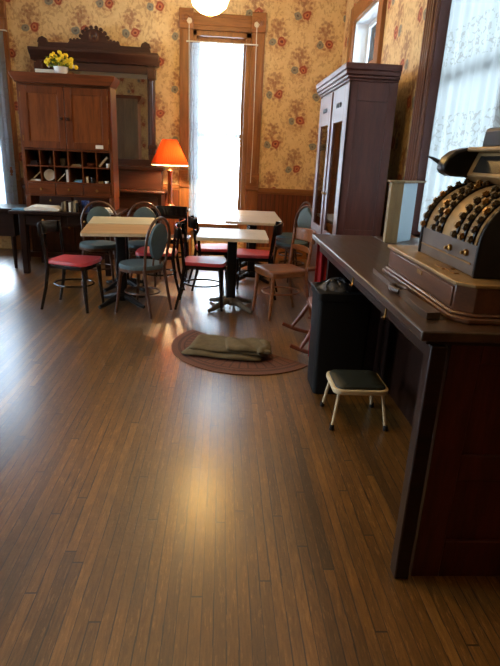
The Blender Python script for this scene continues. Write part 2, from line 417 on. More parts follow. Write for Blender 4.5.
def dup(root, label, loc, rz=0.0, group=None):
    r = root.copy(); COL.objects.link(r); r.location = loc; r.rotation_euler = (0, 0, rz); r['label'] = label
    if group: r['group'] = group
    for ch in list(root.children):
        c = ch.copy(); COL.objects.link(c); c.parent = r
        for g in ch.children:
            d = g.copy(); COL.objects.link(d); d.parent = c
    return r
def TR(x=0, y=0, z=0, rz=0, rx=0, ry=0): return Matrix.Translation((x, y, z)) @ Euler((rx, ry, rz)).to_matrix().to_4x4()
def rrect(w, d, r, n=5):     # rounded rectangle polygon centred on origin
    pts = []
    for sx, sy, a0 in ((1, 1, 0), (-1, 1, 90), (-1, -1, 180), (1, -1, 270)):
        for k in range(n+1):
            a = RAD(a0+90*k/n); pts.append((sx*(w/2-r)+r*cos(a), sy*(d/2-r)+r*sin(a)))
    return pts
def cushion(poly, z0, z1, dome, n=4):
    # puffed seat from an outline: returns MB
    m = MB(); N = len(poly); vs = [(x, y, z0) for x, y in poly]; 
    cx = sum(p[0] for p in poly)/N; cy = sum(p[1] for p in poly)/N
    rings = [(1.0, z0), (1.0, z1-.4*(z1-z0))]
    for k in range(1, n+1):
        t = k/n; rings.append((1-t*.95 if k > 1 else .965, z1 + dome*(1-(1-t)**2)))
    vs = [(cx+(x-cx)*s_, cy+(y-cy)*s_, z) for s_, z in rings for x, y in poly]; fs = []
    for i in range(len(rings)-1):
        for k in range(N): fs.append((i*N+k, i*N+(k+1) % N, (i+1)*N+(k+1) % N, (i+1)*N+k))
    fs.append(tuple(range(N))[::-1]); fs.append(tuple((len(rings)-1)*N+k for k in range(N)))
    return m.add(vs, fs)

# ------------------------------------------------------------------ room
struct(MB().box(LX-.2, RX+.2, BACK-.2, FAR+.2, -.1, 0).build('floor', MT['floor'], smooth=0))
struct(MB().box(LX-.2, RX+.2, BACK-.2, FAR+.2, CEIL, CEIL+.1).build('ceiling', MT['plaster'], smooth=0))
def wall_y(name, y0, y1, x0, x1, holes):
    m = MB(); xs = x0
    for (a, b, c, d) in sorted(holes):
        m.box(xs, a, y0, y1, 0, CEIL); m.box(a, b, y0, y1, 0, c); m.box(a, b, y0, y1, d, CEIL); xs = b
    m.box(xs, x1, y0, y1, 0, CEIL); return struct(m.build(name, MT['paper'], smooth=0))
def wall_x(name, x0, x1, y0, y1, holes):
    m = MB(); ys = y0
    for (a, b, c, d) in sorted(holes):
        m.box(x0, x1, ys, a, 0, CEIL)
        if c > 0: m.box(x0, x1, a, b, 0, c)
        m.box(x0, x1, a, b, d, CEIL); ys = b
    m.box(x0, x1, ys, y1, 0, CEIL); return struct(m.build(name, MT['paper'], smooth=0))
W1 = (-.45, .34, .42, 3.05); W2 = (-4.05, -3.08, .42, 3.05)
wall_y('wall_far', FAR, FAR+.2, LX, RX, [W1, W2])
W3 = (2.3, 4.50, .9, 3.3); TW = (6.2, 7.4, 2.52, 3.1)
wall_x('wall_right', RX, RX+.2, BACK, FAR, [W3, (6.2, 7.4, 0, 3.1)])
W5 = (2.0, 3.2, .8, 3.0); W6 = (5.0, 6.2, .8, 3.0)  # unseen left-wall windows, added to bring soft daylight into the room
wall_x('wall_left', LX-.2, LX, BACK, FAR, [W5, W6])
wall_y('wall_back', BACK-.2, BACK, LX, RX, [])

# wainscot, rails, baseboards, crown
def runs(name, segs, y, d, z0, z1, mat, bevel=0.0, axis='y'):
    for i, (a, b) in enumerate(segs):
        m = MB(); 
        if axis == 'y': m.box(a, b, y, y+d, z0, z1)
        else: m.box(y, y+d, a, b, z0, z1)
        struct(m.build('%s_%d' % (name, i+1) if not name.startswith('base') else name, mat, smooth=0, bevel=bevel))
ti = [0]
def trim(m, mat, bevel=.004): ti[0] += 1; return struct(m.build('trim_%d' % ti[0], mat, smooth=0, bevel=bevel))
for a, b in ((LX, -4.23), (-2.90, -.63), (.52, RX-.012)):
    trim(MB().box(a, b, FAR-.02, FAR, .16, .98), MT['bead'], 0)
    trim(MB().box(a, b, FAR-.045, FAR, .98, 1.035).box(a, b, FAR-.03, FAR, .95, .98), MT['trimx'])
    struct(MB().box(a, b, FAR-.03, FAR, 0, .16).build('baseboard_far', MT['trimx'], smooth=0, bevel=.004))
for a, b in ((BACK, 2.1), (4.72, 6.02), (7.58, FAR-.05)):
    trim(MB().box(RX-.02, RX, a, b, .16, .98), MT['bead'], 0)
    trim(MB().box(RX-.04, RX, a, b, .98, 1.03), MT['trimy'])
    struct(MB().box(RX-.03, RX, a, b, 0, .16).build('baseboard_right', MT['trimy'], smooth=0, bevel=.004))
for a, b in ((BACK+.03, 1.8), (3.4, 4.8), (6.4, FAR-.05)): trim(MB().box(LX, LX+.02, a, b, 0, 1.03), MT['bead'], 0)
for a, b in ((LX+.03, RX-.05),): trim(MB().box(a, b, BACK, BACK+.02, 0, 1.03), MT['bead'], 0)
cp = [(0, 0), (0, -.22), (.03, -.22), (.05, -.17), (.12, -.08), (.18, -.05), (.2, 0)]
trim(MB().prism([(FAR-u, CEIL+v) for u, v in cp], LX, RX, 'x'), MT['plaster'], 0)
trim(MB().prism([(BACK+u, CEIL+v) for u, v in cp], LX, RX, 'x'), MT['plaster'], 0)
trim(MB().prism([(LX+u, CEIL+v) for u, v in cp], BACK, FAR, 'y'), MT['plaster'], 0)
trim(MB().prism([(RX-u, CEIL+v) for u, v in cp], BACK, FAR, 'y'), MT['plaster'], 0)

def far_window(n, W):
    x0, x1, z0, z1 = W
    r = struct(bpy.data.objects.new('window_%d' % n, None)); COL.objects.link(r)
    y = FAR
    c = MB().box(x0-.18, x0, y-.05, y, 0, z1+.24).box(x0-.15, x0-.03, y-.065, y-.05, .34, z1)
    c.build('casing', MT['trim'], r, .006); 
    c = MB().box(x1, x1+.18, y-.05, y, 0, z1+.24).box(x1+.03, x1+.15, y-.065, y-.05, .34, z1)
    c.build('casing', MT['trim'], r, .006)
    MB().box(x0, x1, y-.05, y, z1, z1+.2).box(x0, x1, y-.07, y-.05, z1+.05, z1+.15).build('head_casing', MT['trimx'], r, .006)
    for xx in (x0-.09, x1+.09):
        for zz in (z1+.12, 1.12):
            b = MB().box(xx-.095, xx+.095, y-.085, y-.05, zz-.12, zz+.12); b.build('corner_block', MT['trimx'], r, .008)
            q = MB().lathe([(.06, 0), (.06, .012), (.045, .018), (.035, .010), (.02, .02), (.0, .022)], 20, TR(xx, y-.085, zz, rx=RAD(90))); q.build('rosette', MT['trimx'], r)
    # inner frame, sashes
    fr = MB().box(x0, x0+.05, y, y+.2, z0, z1).box(x1-.07, x1, y, y+.2, z0, z1).box(x0, x1, y, y+.2, z1-.06, z1).box(x0-.02, x1+.02, y-.08, y+.2, z0-.05, z0)
    fr.build('window_frame', MT['trim'], r, .004)
    zm = (z0+z1)/2
    for (a, b, yy) in ((zm-.02, z1-.06, y+.13), (z0, zm+.02, y+.09)):
        s_ = MB().box(x0+.05, x0+.09, yy, yy+.035, a, b).box(x1-.11, x1-.07, yy, yy+.035, a, b).box(x0+.09, x1-.11, yy, yy+.035, a, a+.05).box(x0+.09, x1-.11, yy, yy+.035, b-.05, b)
        so = s_.build('sash', MT['trim'], r, .004)
        MB().box(x0+.09, x1-.11, yy+.015, yy+.019, a+.05, b-.05).build('pane', MT['glass'], so)
    return r
far_window(1, W1); far_window(2, W2)

def side_window(n, W, x=None, s_=1):
    x = RX if x is None else x
    a, b, z0, z1 = W
    r = struct(bpy.data.objects.new('window_%d' % n, None)); COL.objects.link(r)
    for (p, q) in ((a-.2, a), (b, b+.2)):
        c = MB().box(x-.03*s_, x, p, q, 0, z1+.22)
        for k in range(4): c.box(x-.045*s_, x-.03*s_, p+.02+k*.045, p+.045+k*.045, .3, z1)
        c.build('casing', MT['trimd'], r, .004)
    MB().box(x-.03*s_, x, a, b, z1, z1+.2).build('head_casing', MT['trimy'], r, .004)
    MB().box(x-.06*s_, x+.2*s_, a, b, z0-.04, z0).build('window_sill', MT['trimy'], r, .004)
    MB().box(x, x+.2*s_, b-.012, b, z0, z1).box(x, x+.2*s_, a, a+.012, z0, z1).box(x, x+.2*s_, a, b, z1-.012, z1).build('jamb', MT['jamb'], r)
    m = (a+b)/2; sm = MB()
    for (p, q) in ((a, m), (m, b)):
        for u, v in ((p+.012, p+.06), (q-.06, q-.012)): sm.box(x+.14*s_, x+.18*s_, u, v, z0, z1-.012)
        for u in (z0, (z0+z1)/2-.025, z1-.062): sm.box(x+.14*s_, x+.18*s_, p+.06, q-.06, u, u+.05)
    so = sm.build('sash', MT['trim'], r, .003)
    for (p, q) in ((a, m), (m, b)):
        for (u, v) in ((z0+.05, (z0+z1)/2-.025), ((z0+z1)/2+.025, z1-.062)):
            MB().box(x+.158*s_, x+.162*s_, p+.06, q-.06, u, v).build('pane', MT['glass'], so)
    return r
side_window(3, W3); side_window(5, W5, LX, -1); side_window(6, W6, LX, -1)  # the pair on the left wall is unseen, added for its daylight
# door with transom on the right wall
d = struct(bpy.data.objects.new('door_1', None)); COL.objects.link(d)
for (p, q) in ((6.02, 6.2), (7.4, 7.56)):
    MB().box(RX-.045, RX, p, q, 0, 3.28).build('casing', MT['trim'], d, .006)
MB().box(RX-.045, RX, 6.2, 7.4, 3.1, 3.28).build('head_casing', MT['trimy'], d, .006)
MB().box(RX-.02, RX+.2, 6.2, 7.4, 2.44, 2.52).build('transom_bar', MT['trimy'], d, .004)
MB().box(RX, RX+.2, 7.385, 7.4, 2.52, 3.1).box(RX, RX+.2, 6.2, 6.215, 2.52, 3.1).box(RX, RX+.2, 6.215, 7.385, 3.085, 3.1).build('transom_jamb', MT['white'], d)
MB().box(RX+.155, RX+.185, 6.215, 6.27, 2.52, 3.085).box(RX+.155, RX+.185, 7.33, 7.385, 2.52, 3.085).box(RX+.155, RX+.185, 6.27, 7.33, 2.52, 2.57).box(RX+.155, RX+.185, 6.27, 7.33, 3.035, 3.085).build('transom_sash', MT['white'], d, .003)
MB().box(RX+.168, RX+.172, 6.27, 7.33, 2.57, 3.035).build('transom_pane', MT['glass'], d)
dp = MB().box(RX+.06, RX+.10, 6.2, 7.4, 0, 2.44)
for (u, v) in ((6.32, 6.75), (6.85, 7.28)):
    for (p, q) in ((.25, 1.0), (1.15, 2.3)): dp.box(RX+.045, RX+.06, u, v, p, q)
dl = dp.build('door_leaf', MT['trim'], d, .01); MB().lathe([(.012, 0), (.012, .03), (.03, .04), (.03, .06), (0, .07)], 16, TR(RX+.06, 6.27, 1.0, ry=RAD(-90))).build('door_knob', MT['brass'], dl)
# ------------------------------------------------------------------ curtains
def curtain_mesh(u0, u1, z0, z1, base, folds, amp, axis, gather=0.0, seed=1, nu=120, nz=40):
    rnd = random.Random(seed); ph = [rnd.uniform(0, 6.28) for _ in range(4)]
    def fn(a, b):
        z = z0+(z1-z0)*b; spread = 1-gather*(1-b)
        u = u0+(u1-u0)*a*spread if gather >= 0 else u1-(u1-u0)*(1-a)*(1+gather*(1-b))
        k = (.5+.5*(1-b))
        o = amp*(sin(a*folds*6.28+ph[0])*.6+sin(a*folds*2.3*6.28+ph[1]+b*.8)*.3+sin(a*folds*.43*6.28+ph[2]+b*1.3)*.4)*k
        return (u, base+o, z) if axis == 'y' else (base+o, u, z)
    return MB().grid(fn, nu, nz)
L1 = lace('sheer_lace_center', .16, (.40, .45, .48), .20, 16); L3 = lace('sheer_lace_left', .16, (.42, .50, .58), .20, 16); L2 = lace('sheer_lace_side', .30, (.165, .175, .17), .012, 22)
c = curtain_mesh(-.49, .24, .58, 2.88, FAR-.105, 7, .014, 'y', .06, 3).build('lace_curtain', L1, smooth=180)
tag(c, 'white sheer lace curtain hanging in the tall far window between mirror and wardrobe', 'curtain')
c = curtain_mesh(-4.1, -2.93, .62, 2.88, FAR-.105, 9, .018, 'y', .0, 5).build('lace_curtain', L3, smooth=180)
tag(c, 'sheer lace curtain at the far left edge beside the pigeonhole cupboard', 'curtain')
c = curtain_mesh(2.32, 4.49, .93, 3.24, RX+.075, 11, .030, 'x', .0, 8, 260).build('lace_curtain', L2, smooth=180)
tag(c, 'large sheer lace curtain in the right window behind the cash register', 'curtain')
for (a, b, nm) in ((-.53, .42, 'thin white curtain rod across the tall far window'), (-4.16, -2.90, 'thin white curtain rod across the far left window')):
    t = thing('curtain_rod', nm, 'curtain rod', (0, 0, 0))
    MB().tube([(a, FAR-.105, 2.895), (b, FAR-.105, 2.895)], .009, 8).build('rod', MT['cord'], t)
    for xx in (a, b): MB().tube([(xx, FAR-.105, 2.895), (xx, FAR-.055, 2.895)], .009, 8).build('bracket', MT['cord'], t)
t = thing('curtain_rod', 'thin rod carrying the lace curtain of the right window', 'curtain rod', (0, 0, 0))
MB().tube([(RX+.075, 2.312, 3.255), (RX+.075, 4.488, 3.255)], .008, 8).build('rod', MT['cord'], t)
w1 = bpy.data.objects['window_1']
for xx in (-.50, .40):
    cd = MB().tube([(xx, FAR-.11, 3.14), (xx+.004, FAR-.112, 2.4), (xx+.01, FAR-.112, 1.6), (xx, FAR-.112, 1.1)], .005, 6).build('curtain_cord', MT['cord'], w1)
    MB().lathe([(.036, 0), (.036, .01), (.022, .02), (0, .024)], 16, TR(xx, FAR-.088, 3.14, rx=RAD(90))).build('ivory_rosette', MT['rosew'], cd)

# ------------------------------------------------------------------ ceiling globes
def globe(loc, label):
    t = thing('pendant_lamp', label, 'ceiling lamp', loc)
    g = MB().lathe([(.0, -.19), (.04, -.185), (.10, -.165), (.17, -.11), (.20, -.03), (.195, .04), (.15, .11), (.09, .15), (.07, .18), (.07, .2)], 36, cap=False).build('glass_globe', MT['bulb'], t)
    MB().lathe([(.0, -.215), (.018, -.205), (.012, -.19), (.02, -.185)], 14).build('finial', MT['brass'], t)
    MB().lathe([(.085, .18), (.09, .2), (.05, .24), (.016, .26), (.016, CEIL-loc[2]-.05)], 20).build('stem', MT['brass'], t)
    MB().lathe([(.02, CEIL-loc[2]-.08), (.07, CEIL-loc[2]-.03), (.08, CEIL-loc[2]-.002)], 20).build('canopy', MT['brass'], t)
    return t
g0 = globe((-.18, 6.2, 3.01), 'lit white glass globe lamp hanging in front of the tall far window')
dup(g0, 'unseen white globe lamp added over the open floor as warm fill', (-.6, 2.3, 3.06))  # second globe is out of view, added as warm fill for the foreground

# ------------------------------------------------------------------ mirror sideboard
t = thing('mirror_sideboard', 'tall dark carved walnut mirror sideboard with crested cornice against the far wall', 'sideboard', (-1.74, 7.8, 0))
yb = FAR-.05-7.8
MB().box(-.90, .90, -.24, yb, .06, .92).box(-.93, .93, -.28, yb, .0, .07).build('base_cabinet', MT['walnutz'], t, .006)
for i in range(3):
    x = -.86+i*.58; dd = MB().box(x, x+.55, -.26, -.24, .12, .66); dd.box(x+.08, x+.47, -.268, -.26, .2, .58); dr = dd.build('door', MT['walnutz'], t, .005)
    MB().lathe([(.008, 0), (.008, .012), (.016, .02), (0, .03)], 12, TR(x+.5, -.26, .42, rx=RAD(90))).build('knob', MT['brass'], dr)
    dd = MB().box(x, x+.55, -.26, -.24, .70, .87); dr = dd.build('drawer', MT['walnut'], t, .005)
    MB().lathe([(.008, 0), (.008, .012), (.016, .02), (0, .03)], 12, TR(x+.27, -.26, .78, rx=RAD(90))).build('knob', MT['brass'], dr)
MB().box(-.95, .95, -.30, yb, .92, .96).build('counter_slab', MT['walnut'], t, .012)
MB().box(-.88, .88, -.02, yb, .96, 1.22).box(-.91, .91, -.04, yb, 1.22, 1.27).build('upper_drawer_box', MT['walnut'], t, .008)
for x in (-.745, .745):
    p = MB().box(x-.035, x+.035, .13, yb, 1.27, 2.56).box(x-.05, x+.05, .10, yb, 1.27, 1.42).box(x-.05, x+.05, .10, yb, 2.40, 2.53)
    p.tube([(x, .125, 1.45), (x, .125, 2.38)], .024, 10).build('post', MT['walnutz'], t, .005)
    MB().box(x-.06, x+.06, .07, .13, 1.50, 1.56).build('candle_bracket', MT['walnut'], t, .01)
MB().box(-.71, .71, .16, yb, 2.46, 2.56).box(-.71, .71, .16, yb, 1.27, 1.36).box(-.71, -.68, .16, yb, 1.36, 2.46).box(.68, .71, .16, yb, 1.36, 2.46).build('mirror_frame', MT['walnut'], t, .005)
MB().box(-.68, .68, .19, .195, 1.36, 2.46).build('mirror_glass', MT['mirror'], t)
MB().prism([(yb, 2.56), (.12, 2.56), (.10, 2.60), (.06, 2.63), (.03, 2.67), (.03, 2.70), (yb, 2.70)], -.84, .84, 'x').build('cornice', MT['walnut'], t, .004)
cr = MB().prism([(-.74, 2.70), (.74, 2.70), (.72, 2.775), (.34, 2.78), (.31, 2.82), (-.31, 2.82), (-.34, 2.78), (-.72, 2.775)], .12, .18, 'y')
cr.prism([(.175*cos(RAD(a)), 2.80+.16*sin(RAD(a))) for a in range(0, 181, 12)], .115, .185, 'y')
for a in range(0, 181, 20):
    x = .185*cos(RAD(a)); z = 2.81+.17*sin(RAD(a)); cr.prism([(x+.024*cos(RAD(b)), z+.024*sin(RAD(b))) for b in range(0, 360, 36)], .125, .175, 'y')
for sx in (-1, 1):
    for q in range(3): cr.prism([(sx*(.215+q*.045)+.02*cos(RAD(b)), 2.825-q*.006+.022*sin(RAD(b))) for b in range(0, 360, 36)], .125, .175, 'y')
    cr.prism([(sx*.60, 2.77), (sx*.74, 2.77), (sx*.72, 2.82), (sx*.67, 2.845), (sx*.62, 2.82)], .12, .18, 'y')
cr.build('crest', MT['walnut'], t, .004)
MB().lathe([(.07, 0), (.075, .012), (.05, .016), (.035, .008), (.02, .02), (0, .024)], 20, TR(0, .115, 2.87, rx=RAD(90))).build('carved_medallion', MT['walnutz'], t)

# ------------------------------------------------------------------ desk + pigeonhole cupboard
t = thing('writing_desk', 'dark wooden desk under the pigeonhole cupboard at the left', 'desk', (-1.86, 6.83, 0))
MB().box(-.62, .62, -.42, .42, .715, .75).build('desk_top', MT['dark'], t, .006)
MB().box(-.52, .52, -.36, -.33, .58, .715).box(-.52, .52, .33, .36, .58, .715).box(-.52, -.49, -.33, .33, .58, .715).box(.49, .52, -.33, .33, .58, .715).build('apron', MT['dark'], t, .003)
for x, y in ((-.49, -.34), (.49, -.34), (-.49, .34), (.49, .34)):
    MB().box(x-.035, x+.035, y-.035, y+.035, 0, .715).build('leg', MT['dark'], t, .006)
for x in (-.24, .24):
    dr = MB().box(x-.2, x+.2, -.372, -.36, .60, .70).build('drawer', MT['dark'], t, .003)
    MB().lathe([(.008, 0), (.008, .01), (.015, .018), (0, .026)], 12, TR(x, -.372, .65, rx=RAD(90))).build('knob', MT['brass'], dr)
t = thing('side_table', 'dark side table left of the desk below the far left window', 'table', (-3.05, 7.0, 0))
MB().box(-.55, .55, -.3, .3, .70, .74).build('table_top', MT['dark'], t, .006)
MB().box(-.5, .5, -.26, .26, .40, .70).build('apron', MT['dark'], t, .004)
for x in (-.47, .47):
    for y in (-.24, .24): MB().tube([(x, y, 0), (x, y, .2), (x, y, .40)], [.018, .028, .03], 10).build('leg', MT['dark'], t)

PX0, PX1, PY0, PY1 = -2.40, -1.33, 6.80, 7.12
t = thing('pigeonhole_cupboard', 'reddish cherry cupboard with two doors, pigeonholes and drawers standing on the desk', 'cupboard', ((PX0+PX1)/2, 6.96, .75))
ox, oy, oz = (PX0+PX1)/2, 6.96, .75
def L(m): return m  # local coordinates used below
hx = (PX1-PX0)/2; y0_, y1_ = PY0-oy, PY1-oy
Z = lambda z: z-oz
MB().box(-hx, -hx+.035, y0_, y1_, Z(.90), Z(2.16)).build('side_panel', MT['cherry'], t, .003)
MB().box(hx-.035, hx, y0_, y1_, Z(.90), Z(2.16)).build('side_panel', MT['cherry'], t, .003)
MB().box(-hx+.035, hx-.035, y1_-.015, y1_, Z(.90), Z(2.16)).build('back_panel', MT['dark'], t)
MB().box(-hx, hx, y1_, y1_+.012, Z(.90), Z(2.22)).build('rear_board', MT['dtan'], t)
sh = MB().box(-hx+.035, hx-.035, y0_, y1_-.015, Z(.90), Z(.915)).box(-hx+.035, hx-.035, y0_, y1_-.015, Z(1.055), Z(1.072)).box(-hx+.035, hx-.035, y0_+.004, y1_-.015, Z(1.243), Z(1.257)).box(-hx+.035, hx-.035, y0_, y1_-.015, Z(1.43), Z(1.45)).box(-hx+.035, hx-.035, y0_, y1_-.015, Z(2.14), Z(2.16))
sh.build('shelf_boards', MT['cherryx'], t, .002)
cellw = (2*hx-.07)/6
for i in range(1, 6):
    x = -hx+.035+cellw*i
    MB().box(x-.006, x+.006, y0_+.002, y1_-.015, Z(1.072), Z(1.243)).box(x-.006, x+.006, y0_+.002, y1_-.015, Z(1.257), Z(1.43)).build('divider', MT['cherry'], t)
for s_ in (0, 1):
    a = -hx+.035 if s_ == 0 else .004; b = -.004 if s_ == 0 else hx-.035
    zz0, zz1 = Z(1.455), Z(2.135)
    dm = MB().box(a, a+.075, y0_-.018, y0_, zz0, zz1).box(b-.075, b, y0_-.018, y0_, zz0, zz1).box(a+.075, b-.075, y0_-.018, y0_, zz0, zz0+.08).box(a+.075, b-.075, y0_-.018, y0_, zz1-.08, zz1)
    dr = dm.build('door', MT['cherry'], t, .003)
    MB().box(a+.075, b-.075, y0_-.008, y0_, zz0+.08, zz1-.08).build('door_panel', MT['cherryd'], dr)
    kx = b-.035 if s_ == 0 else a+.035
    MB().lathe([(.008, 0), (.008, .012), (.018, .022), (.014, .034), (0, .036)], 14, TR(kx, y0_-.018, Z(1.79), rx=RAD(90))).build('knob', MT['walnut'], dr)
    for hz in (Z(1.56), Z(2.03)):
        hxx = a+.003 if s_ == 0 else b-.003
        MB().box(hxx-.004, hxx+.004, y0_-.022, y0_-.016, hz-.03, hz+.03).build('hinge', MT['brass'], dr)
    if s_ == 1:
        q = MB().box(b-.16, b-.07, y0_-.0195, y0_-.0175, zz0+.02, zz0+.06).build('paper_label', MT['paper_w'], dr); q['label'] = 'small white paper label'
dw = (2*hx-.07)/3
for i in range(3):
    a = -hx+.035+dw*i+.004; b = a+dw-.008
    dr = MB().box(a, b, y0_-.006, y0_+.012, Z(.919), Z(1.051)).build('drawer', MT['cherryx'], t, .003)
    MB().lathe([(.007, 0), (.007, .01), (.017, .02), (.012, .03), (0, .032)], 14, TR((a+b)/2, y0_-.006, Z(.985), rx=RAD(90))).build('knob', MT['brass'], dr)
MB().prism([(-hx-.0, Z(2.16)), (hx+.0, Z(2.16)), (hx+.05, Z(2.23)), (hx+.06, Z(2.27)), (-hx-.06, Z(2.27)), (-hx-.05, Z(2.23))], y0_-.05, y1_, 'y').build('cornice', MT['cherryx'], t, .006)
for x in (-hx+.03, hx-.03):
    MB().box(x-.03, x+.03, y0_-.005, y1_, 0, Z(.90)).build('foot', MT['cherry'], t, .008)

# things in the pigeonholes: column 0-5, row 0 (upper) / 1 (lower)
def cell(col, row): return (PX0+.035+cellw*(col+.5), 6.88, 1.257 if row == 0 else 1.072)
def small(m, name, mat, lab, cat, loc, bevel=0.0, rz=0.0, rx=0.0, ry=0.0, group=None, smooth=35):
    o = m.build(name, mat, bevel=bevel, smooth=smooth); o.location = loc; o.rotation_euler = (rx, ry, rz); return tag(o, lab, cat, group)
cup = lambda r, h: MB().lathe([(r*.75, 0), (r, h*.5), (r, h), (r*.9, h), (r*.85, h*.5), (r*.6, h*.08)], 18)
x, y, z = cell(0, 0); small(MB().box(-.045, .045, -.05, .05, 0, .03).box(-.04, .035, -.045, .045, .031, .05), 'paper_stack', MT['dark'], 'dark folded papers in the upper left pigeonhole', 'papers', (x, y, z), .002)
x, y, z = cell(1, 0); small(MB().lathe([(.02, 0), (.03, .02), (.025, .06), (.008, .09), (.008, .11)], 14), 'small_bottle', MT['walnut'], 'small dark bottle in the second upper pigeonhole', 'bottle', (x+.02, y, z))
x, y, z = cell(2, 0); small(cup(.035, .085), 'drinking_cup', MT['dusty'], 'grey cup in the third upper pigeonhole', 'cup', (x, y, z))
x, y, z = cell(3, 0); small(MB().box(-.06, .06, -.04, .04, 0, .018).box(-.05, .045, -.035, .04, .0185, .03), 'envelope_stack', MT['tan'], 'tan envelopes lying in the fourth upper pigeonhole', 'envelopes', (x, y, z), .001)
x, y, z = cell(4, 0); small(MB().lathe([(.02, 0), (.045, .012), (.05, .04), (.045, .045), (.03, .015)], 18), 'small_bowl', MT['rock'], 'small brown bowl in the fifth upper pigeonhole', 'bowl', (x, y, z))
x, y, z = cell(5, 0); small(MB().tube([(0, 0, 0), (.10, 0, .11)], .014, 10), 'paper_roll', MT['paper_w'], 'white paper roll leaning in the upper right pigeonhole', 'paper roll', (x-.06, y-.02, z+.013))
small(cup(.024, .05), 'drinking_cup', MT['porc'], 'small white cup beside the leaning paper roll', 'cup', (x+.048, y-.03, z))
x, y, z = cell(0, 1); small(MB().box(-.06, .06, -.04, .04, 0, .012).box(-.05, .055, -.035, .04, .0125, .02), 'envelope_stack', MT['paper_w'], 'white envelopes in the lower left pigeonhole', 'envelopes', (x, y, z), .001)
small(MB().box(0, .12, -.01, .01, 0, .012), 'folded_paper', MT['paper_w'], 'white folded paper leaning in the lower left pigeonhole', 'paper', (x-.03, y+.02, z+.026), ry=RAD(-42))
x, y, z = cell(1, 1); small(MB().lathe([(.01, 0), (.05, .004), (.07, .016), (.068, .019), (.048, .008), (.01, .005)], 28), 'white_plate', MT['porc'], 'white plate standing in the second lower pigeonhole', 'plate', (x, y+.0, z+.071), rx=RAD(78))
x, y, z = cell(2, 1); small(MB().box(0, .13, -.008, .008, 0, .01), 'folded_paper', MT['paper_w'], 'pale folded paper leaning in the third lower pigeonhole', 'paper', (x-.065, y-.03, z+.002), ry=RAD(-45))
small(MB().box(-.016, .016, -.03, .03, 0, .145), 'small_booklet', MT['paper_w'], 'white booklet standing upright in the third lower pigeonhole', 'booklet', (x+.052, y, z), .002)
x, y, z = cell(3, 1); small(MB().box(-.05, .05, -.03, .03, 0, .02).box(-.03, .05, -.02, .02, .0205, .034), 'blue_packet', MT['sky'], 'light blue packet lying in the fourth lower pigeonhole', 'packet', (x+.01, y-.02, z), .003)
x, y, z = cell(4, 1); small(MB().lathe([(.018, 0), (.018, .075), (.014, .078), (.0, .078)], 14), 'pillar_candle', MT['porc'], 'white candle in the fifth lower pigeonhole', 'candle', (x-.045, y-.03, z))
small(MB().lathe([(.028, 0), (.03, .05), (.03, .065), (.0, .066)], 16), 'glass_jar', MT['smoke'], 'dark squat jar beside the white candle', 'jar', (x+.025, y-.03, z))
x, y, z = cell(5, 1); small(cup(.028, .03), 'small_dish', MT['porc'], 'small pale dish in the lower right pigeonhole', 'dish', (x+.025, y-.03, z))
small(MB().box(-.03, .03, -.02, .02, 0, .022), 'matchbox', MT['tan'], 'tan matchbox beside the small pale dish', 'box', (x-.045, y-.03, z), .002)

# on top of the cupboard
TOPZ = 2.27
small(MB().box(-.16, .11, -.07, .07, 0, .055), 'white_box', MT['paper_w'], 'long white box lying on top of the cupboard', 'box', (-2.05, 6.98, TOPZ), .004)
t = thing('flower_pot', 'white pot of yellow flowers on top of the pigeonhole cupboard', 'flowers', (-1.89, 6.84, TOPZ))
MB().lathe([(.05, 0), (.075, .03), (.082, .07), (.088, .075), (.078, .075), (.06, .06)], 24).build('pot', MT['porc'], t)
rnd = random.Random(4); yl = MB(); gl = MB(); wl = MB(); st = MB()
def ball(m, p, r, n=7):
    prof = [(0, -r), (r*.7, -r*.7), (r, 0), (r*.7, r*.7), (0, r)]
    m.add(*(lambda b: (b.v, b.f))(MB().lathe(prof, n, TR(*p, rx=rnd.uniform(0, 3)))))
for i in range(60):
    a = rnd.uniform(0, 2*pi); rr = rnd.uniform(0, .17); h = .08+rnd.uniform(0, .16)*(1-rr*2.6)
    p = (rr*cos(a)*1.15-.01, rr*sin(a)*.7, h)
    st.tube([(0, 0, .05), (p[0]*.6, p[1]*.6, h*.7), p], .002, 4)
    if i % 5 == 0: ball(wl, (p[0]*1.25, p[1], h*.9), .012)
    else: ball(yl, p, rnd.uniform(.016, .027))
for i in range(90):
    a = rnd.uniform(0, 2*pi); rr = rnd.uniform(.03, .15); h = rnd.uniform(.07, .18); p = Vector((rr*cos(a), rr*sin(a)*.7, h))
    d_ = Vector((cos(a), sin(a), rnd.uniform(-.3, .6)))*.035; s2 = Vector((-sin(a), cos(a), 0))*.010
    gl.add([p-d_, p+s2+Vector((0,0,.004)), p+d_, p-s2+Vector((0,0,.004)), p+Vector((0,0,-.004))], [(0,1,4),(1,2,4),(2,3,4),(3,0,4),(0,3,2,1)])
for m_, nm, mt in ((yl, 'yellow_blossoms', 'yellow'), (gl, 'leaves', 'leaf'), (wl, 'white_buds', 'porc'), (st, 'stems', 'leaf')): m_.build(nm, MT[mt], t)

# things lying on the desk
m = MB().grid(lambda a, b: (-.19+.38*a, -.10+.2*b, .012+.06*(sin(a*pi)**.5)*(sin(b*pi)**.5)*(.8+.2*sin(a*9))), 24, 12); m.add([(-.19, -.10, 0), (.19, -.10, 0), (.19, .10, 0), (-.19, .10, 0)], [(3, 2, 1, 0)])
small(MB().prism([(-.20, 0), (.19, 0), (.20, .02), (.15, .055), (-.12, .062), (-.16, .04), (-.21, .03)], -.1, .1, 'y'), 'folded_napkins', MT['paper_w'], 'white folded cloth lying on the desk below the left drawers', 'cloth', (-2.11, 6.55, .75), .012)
small(MB().box(-.08, .07, -.08, .08, 0, .008).box(-.07, .075, -.07, .08, .0085, .014), 'paper_sheets', MT['sky'], 'bluish loose papers on the left end of the desk', 'papers', (-2.39, 6.57, .75))
bcols = ['dusty', 'tan', 'dark', 'paper_w', 'dusty', 'tan', 'smoke']
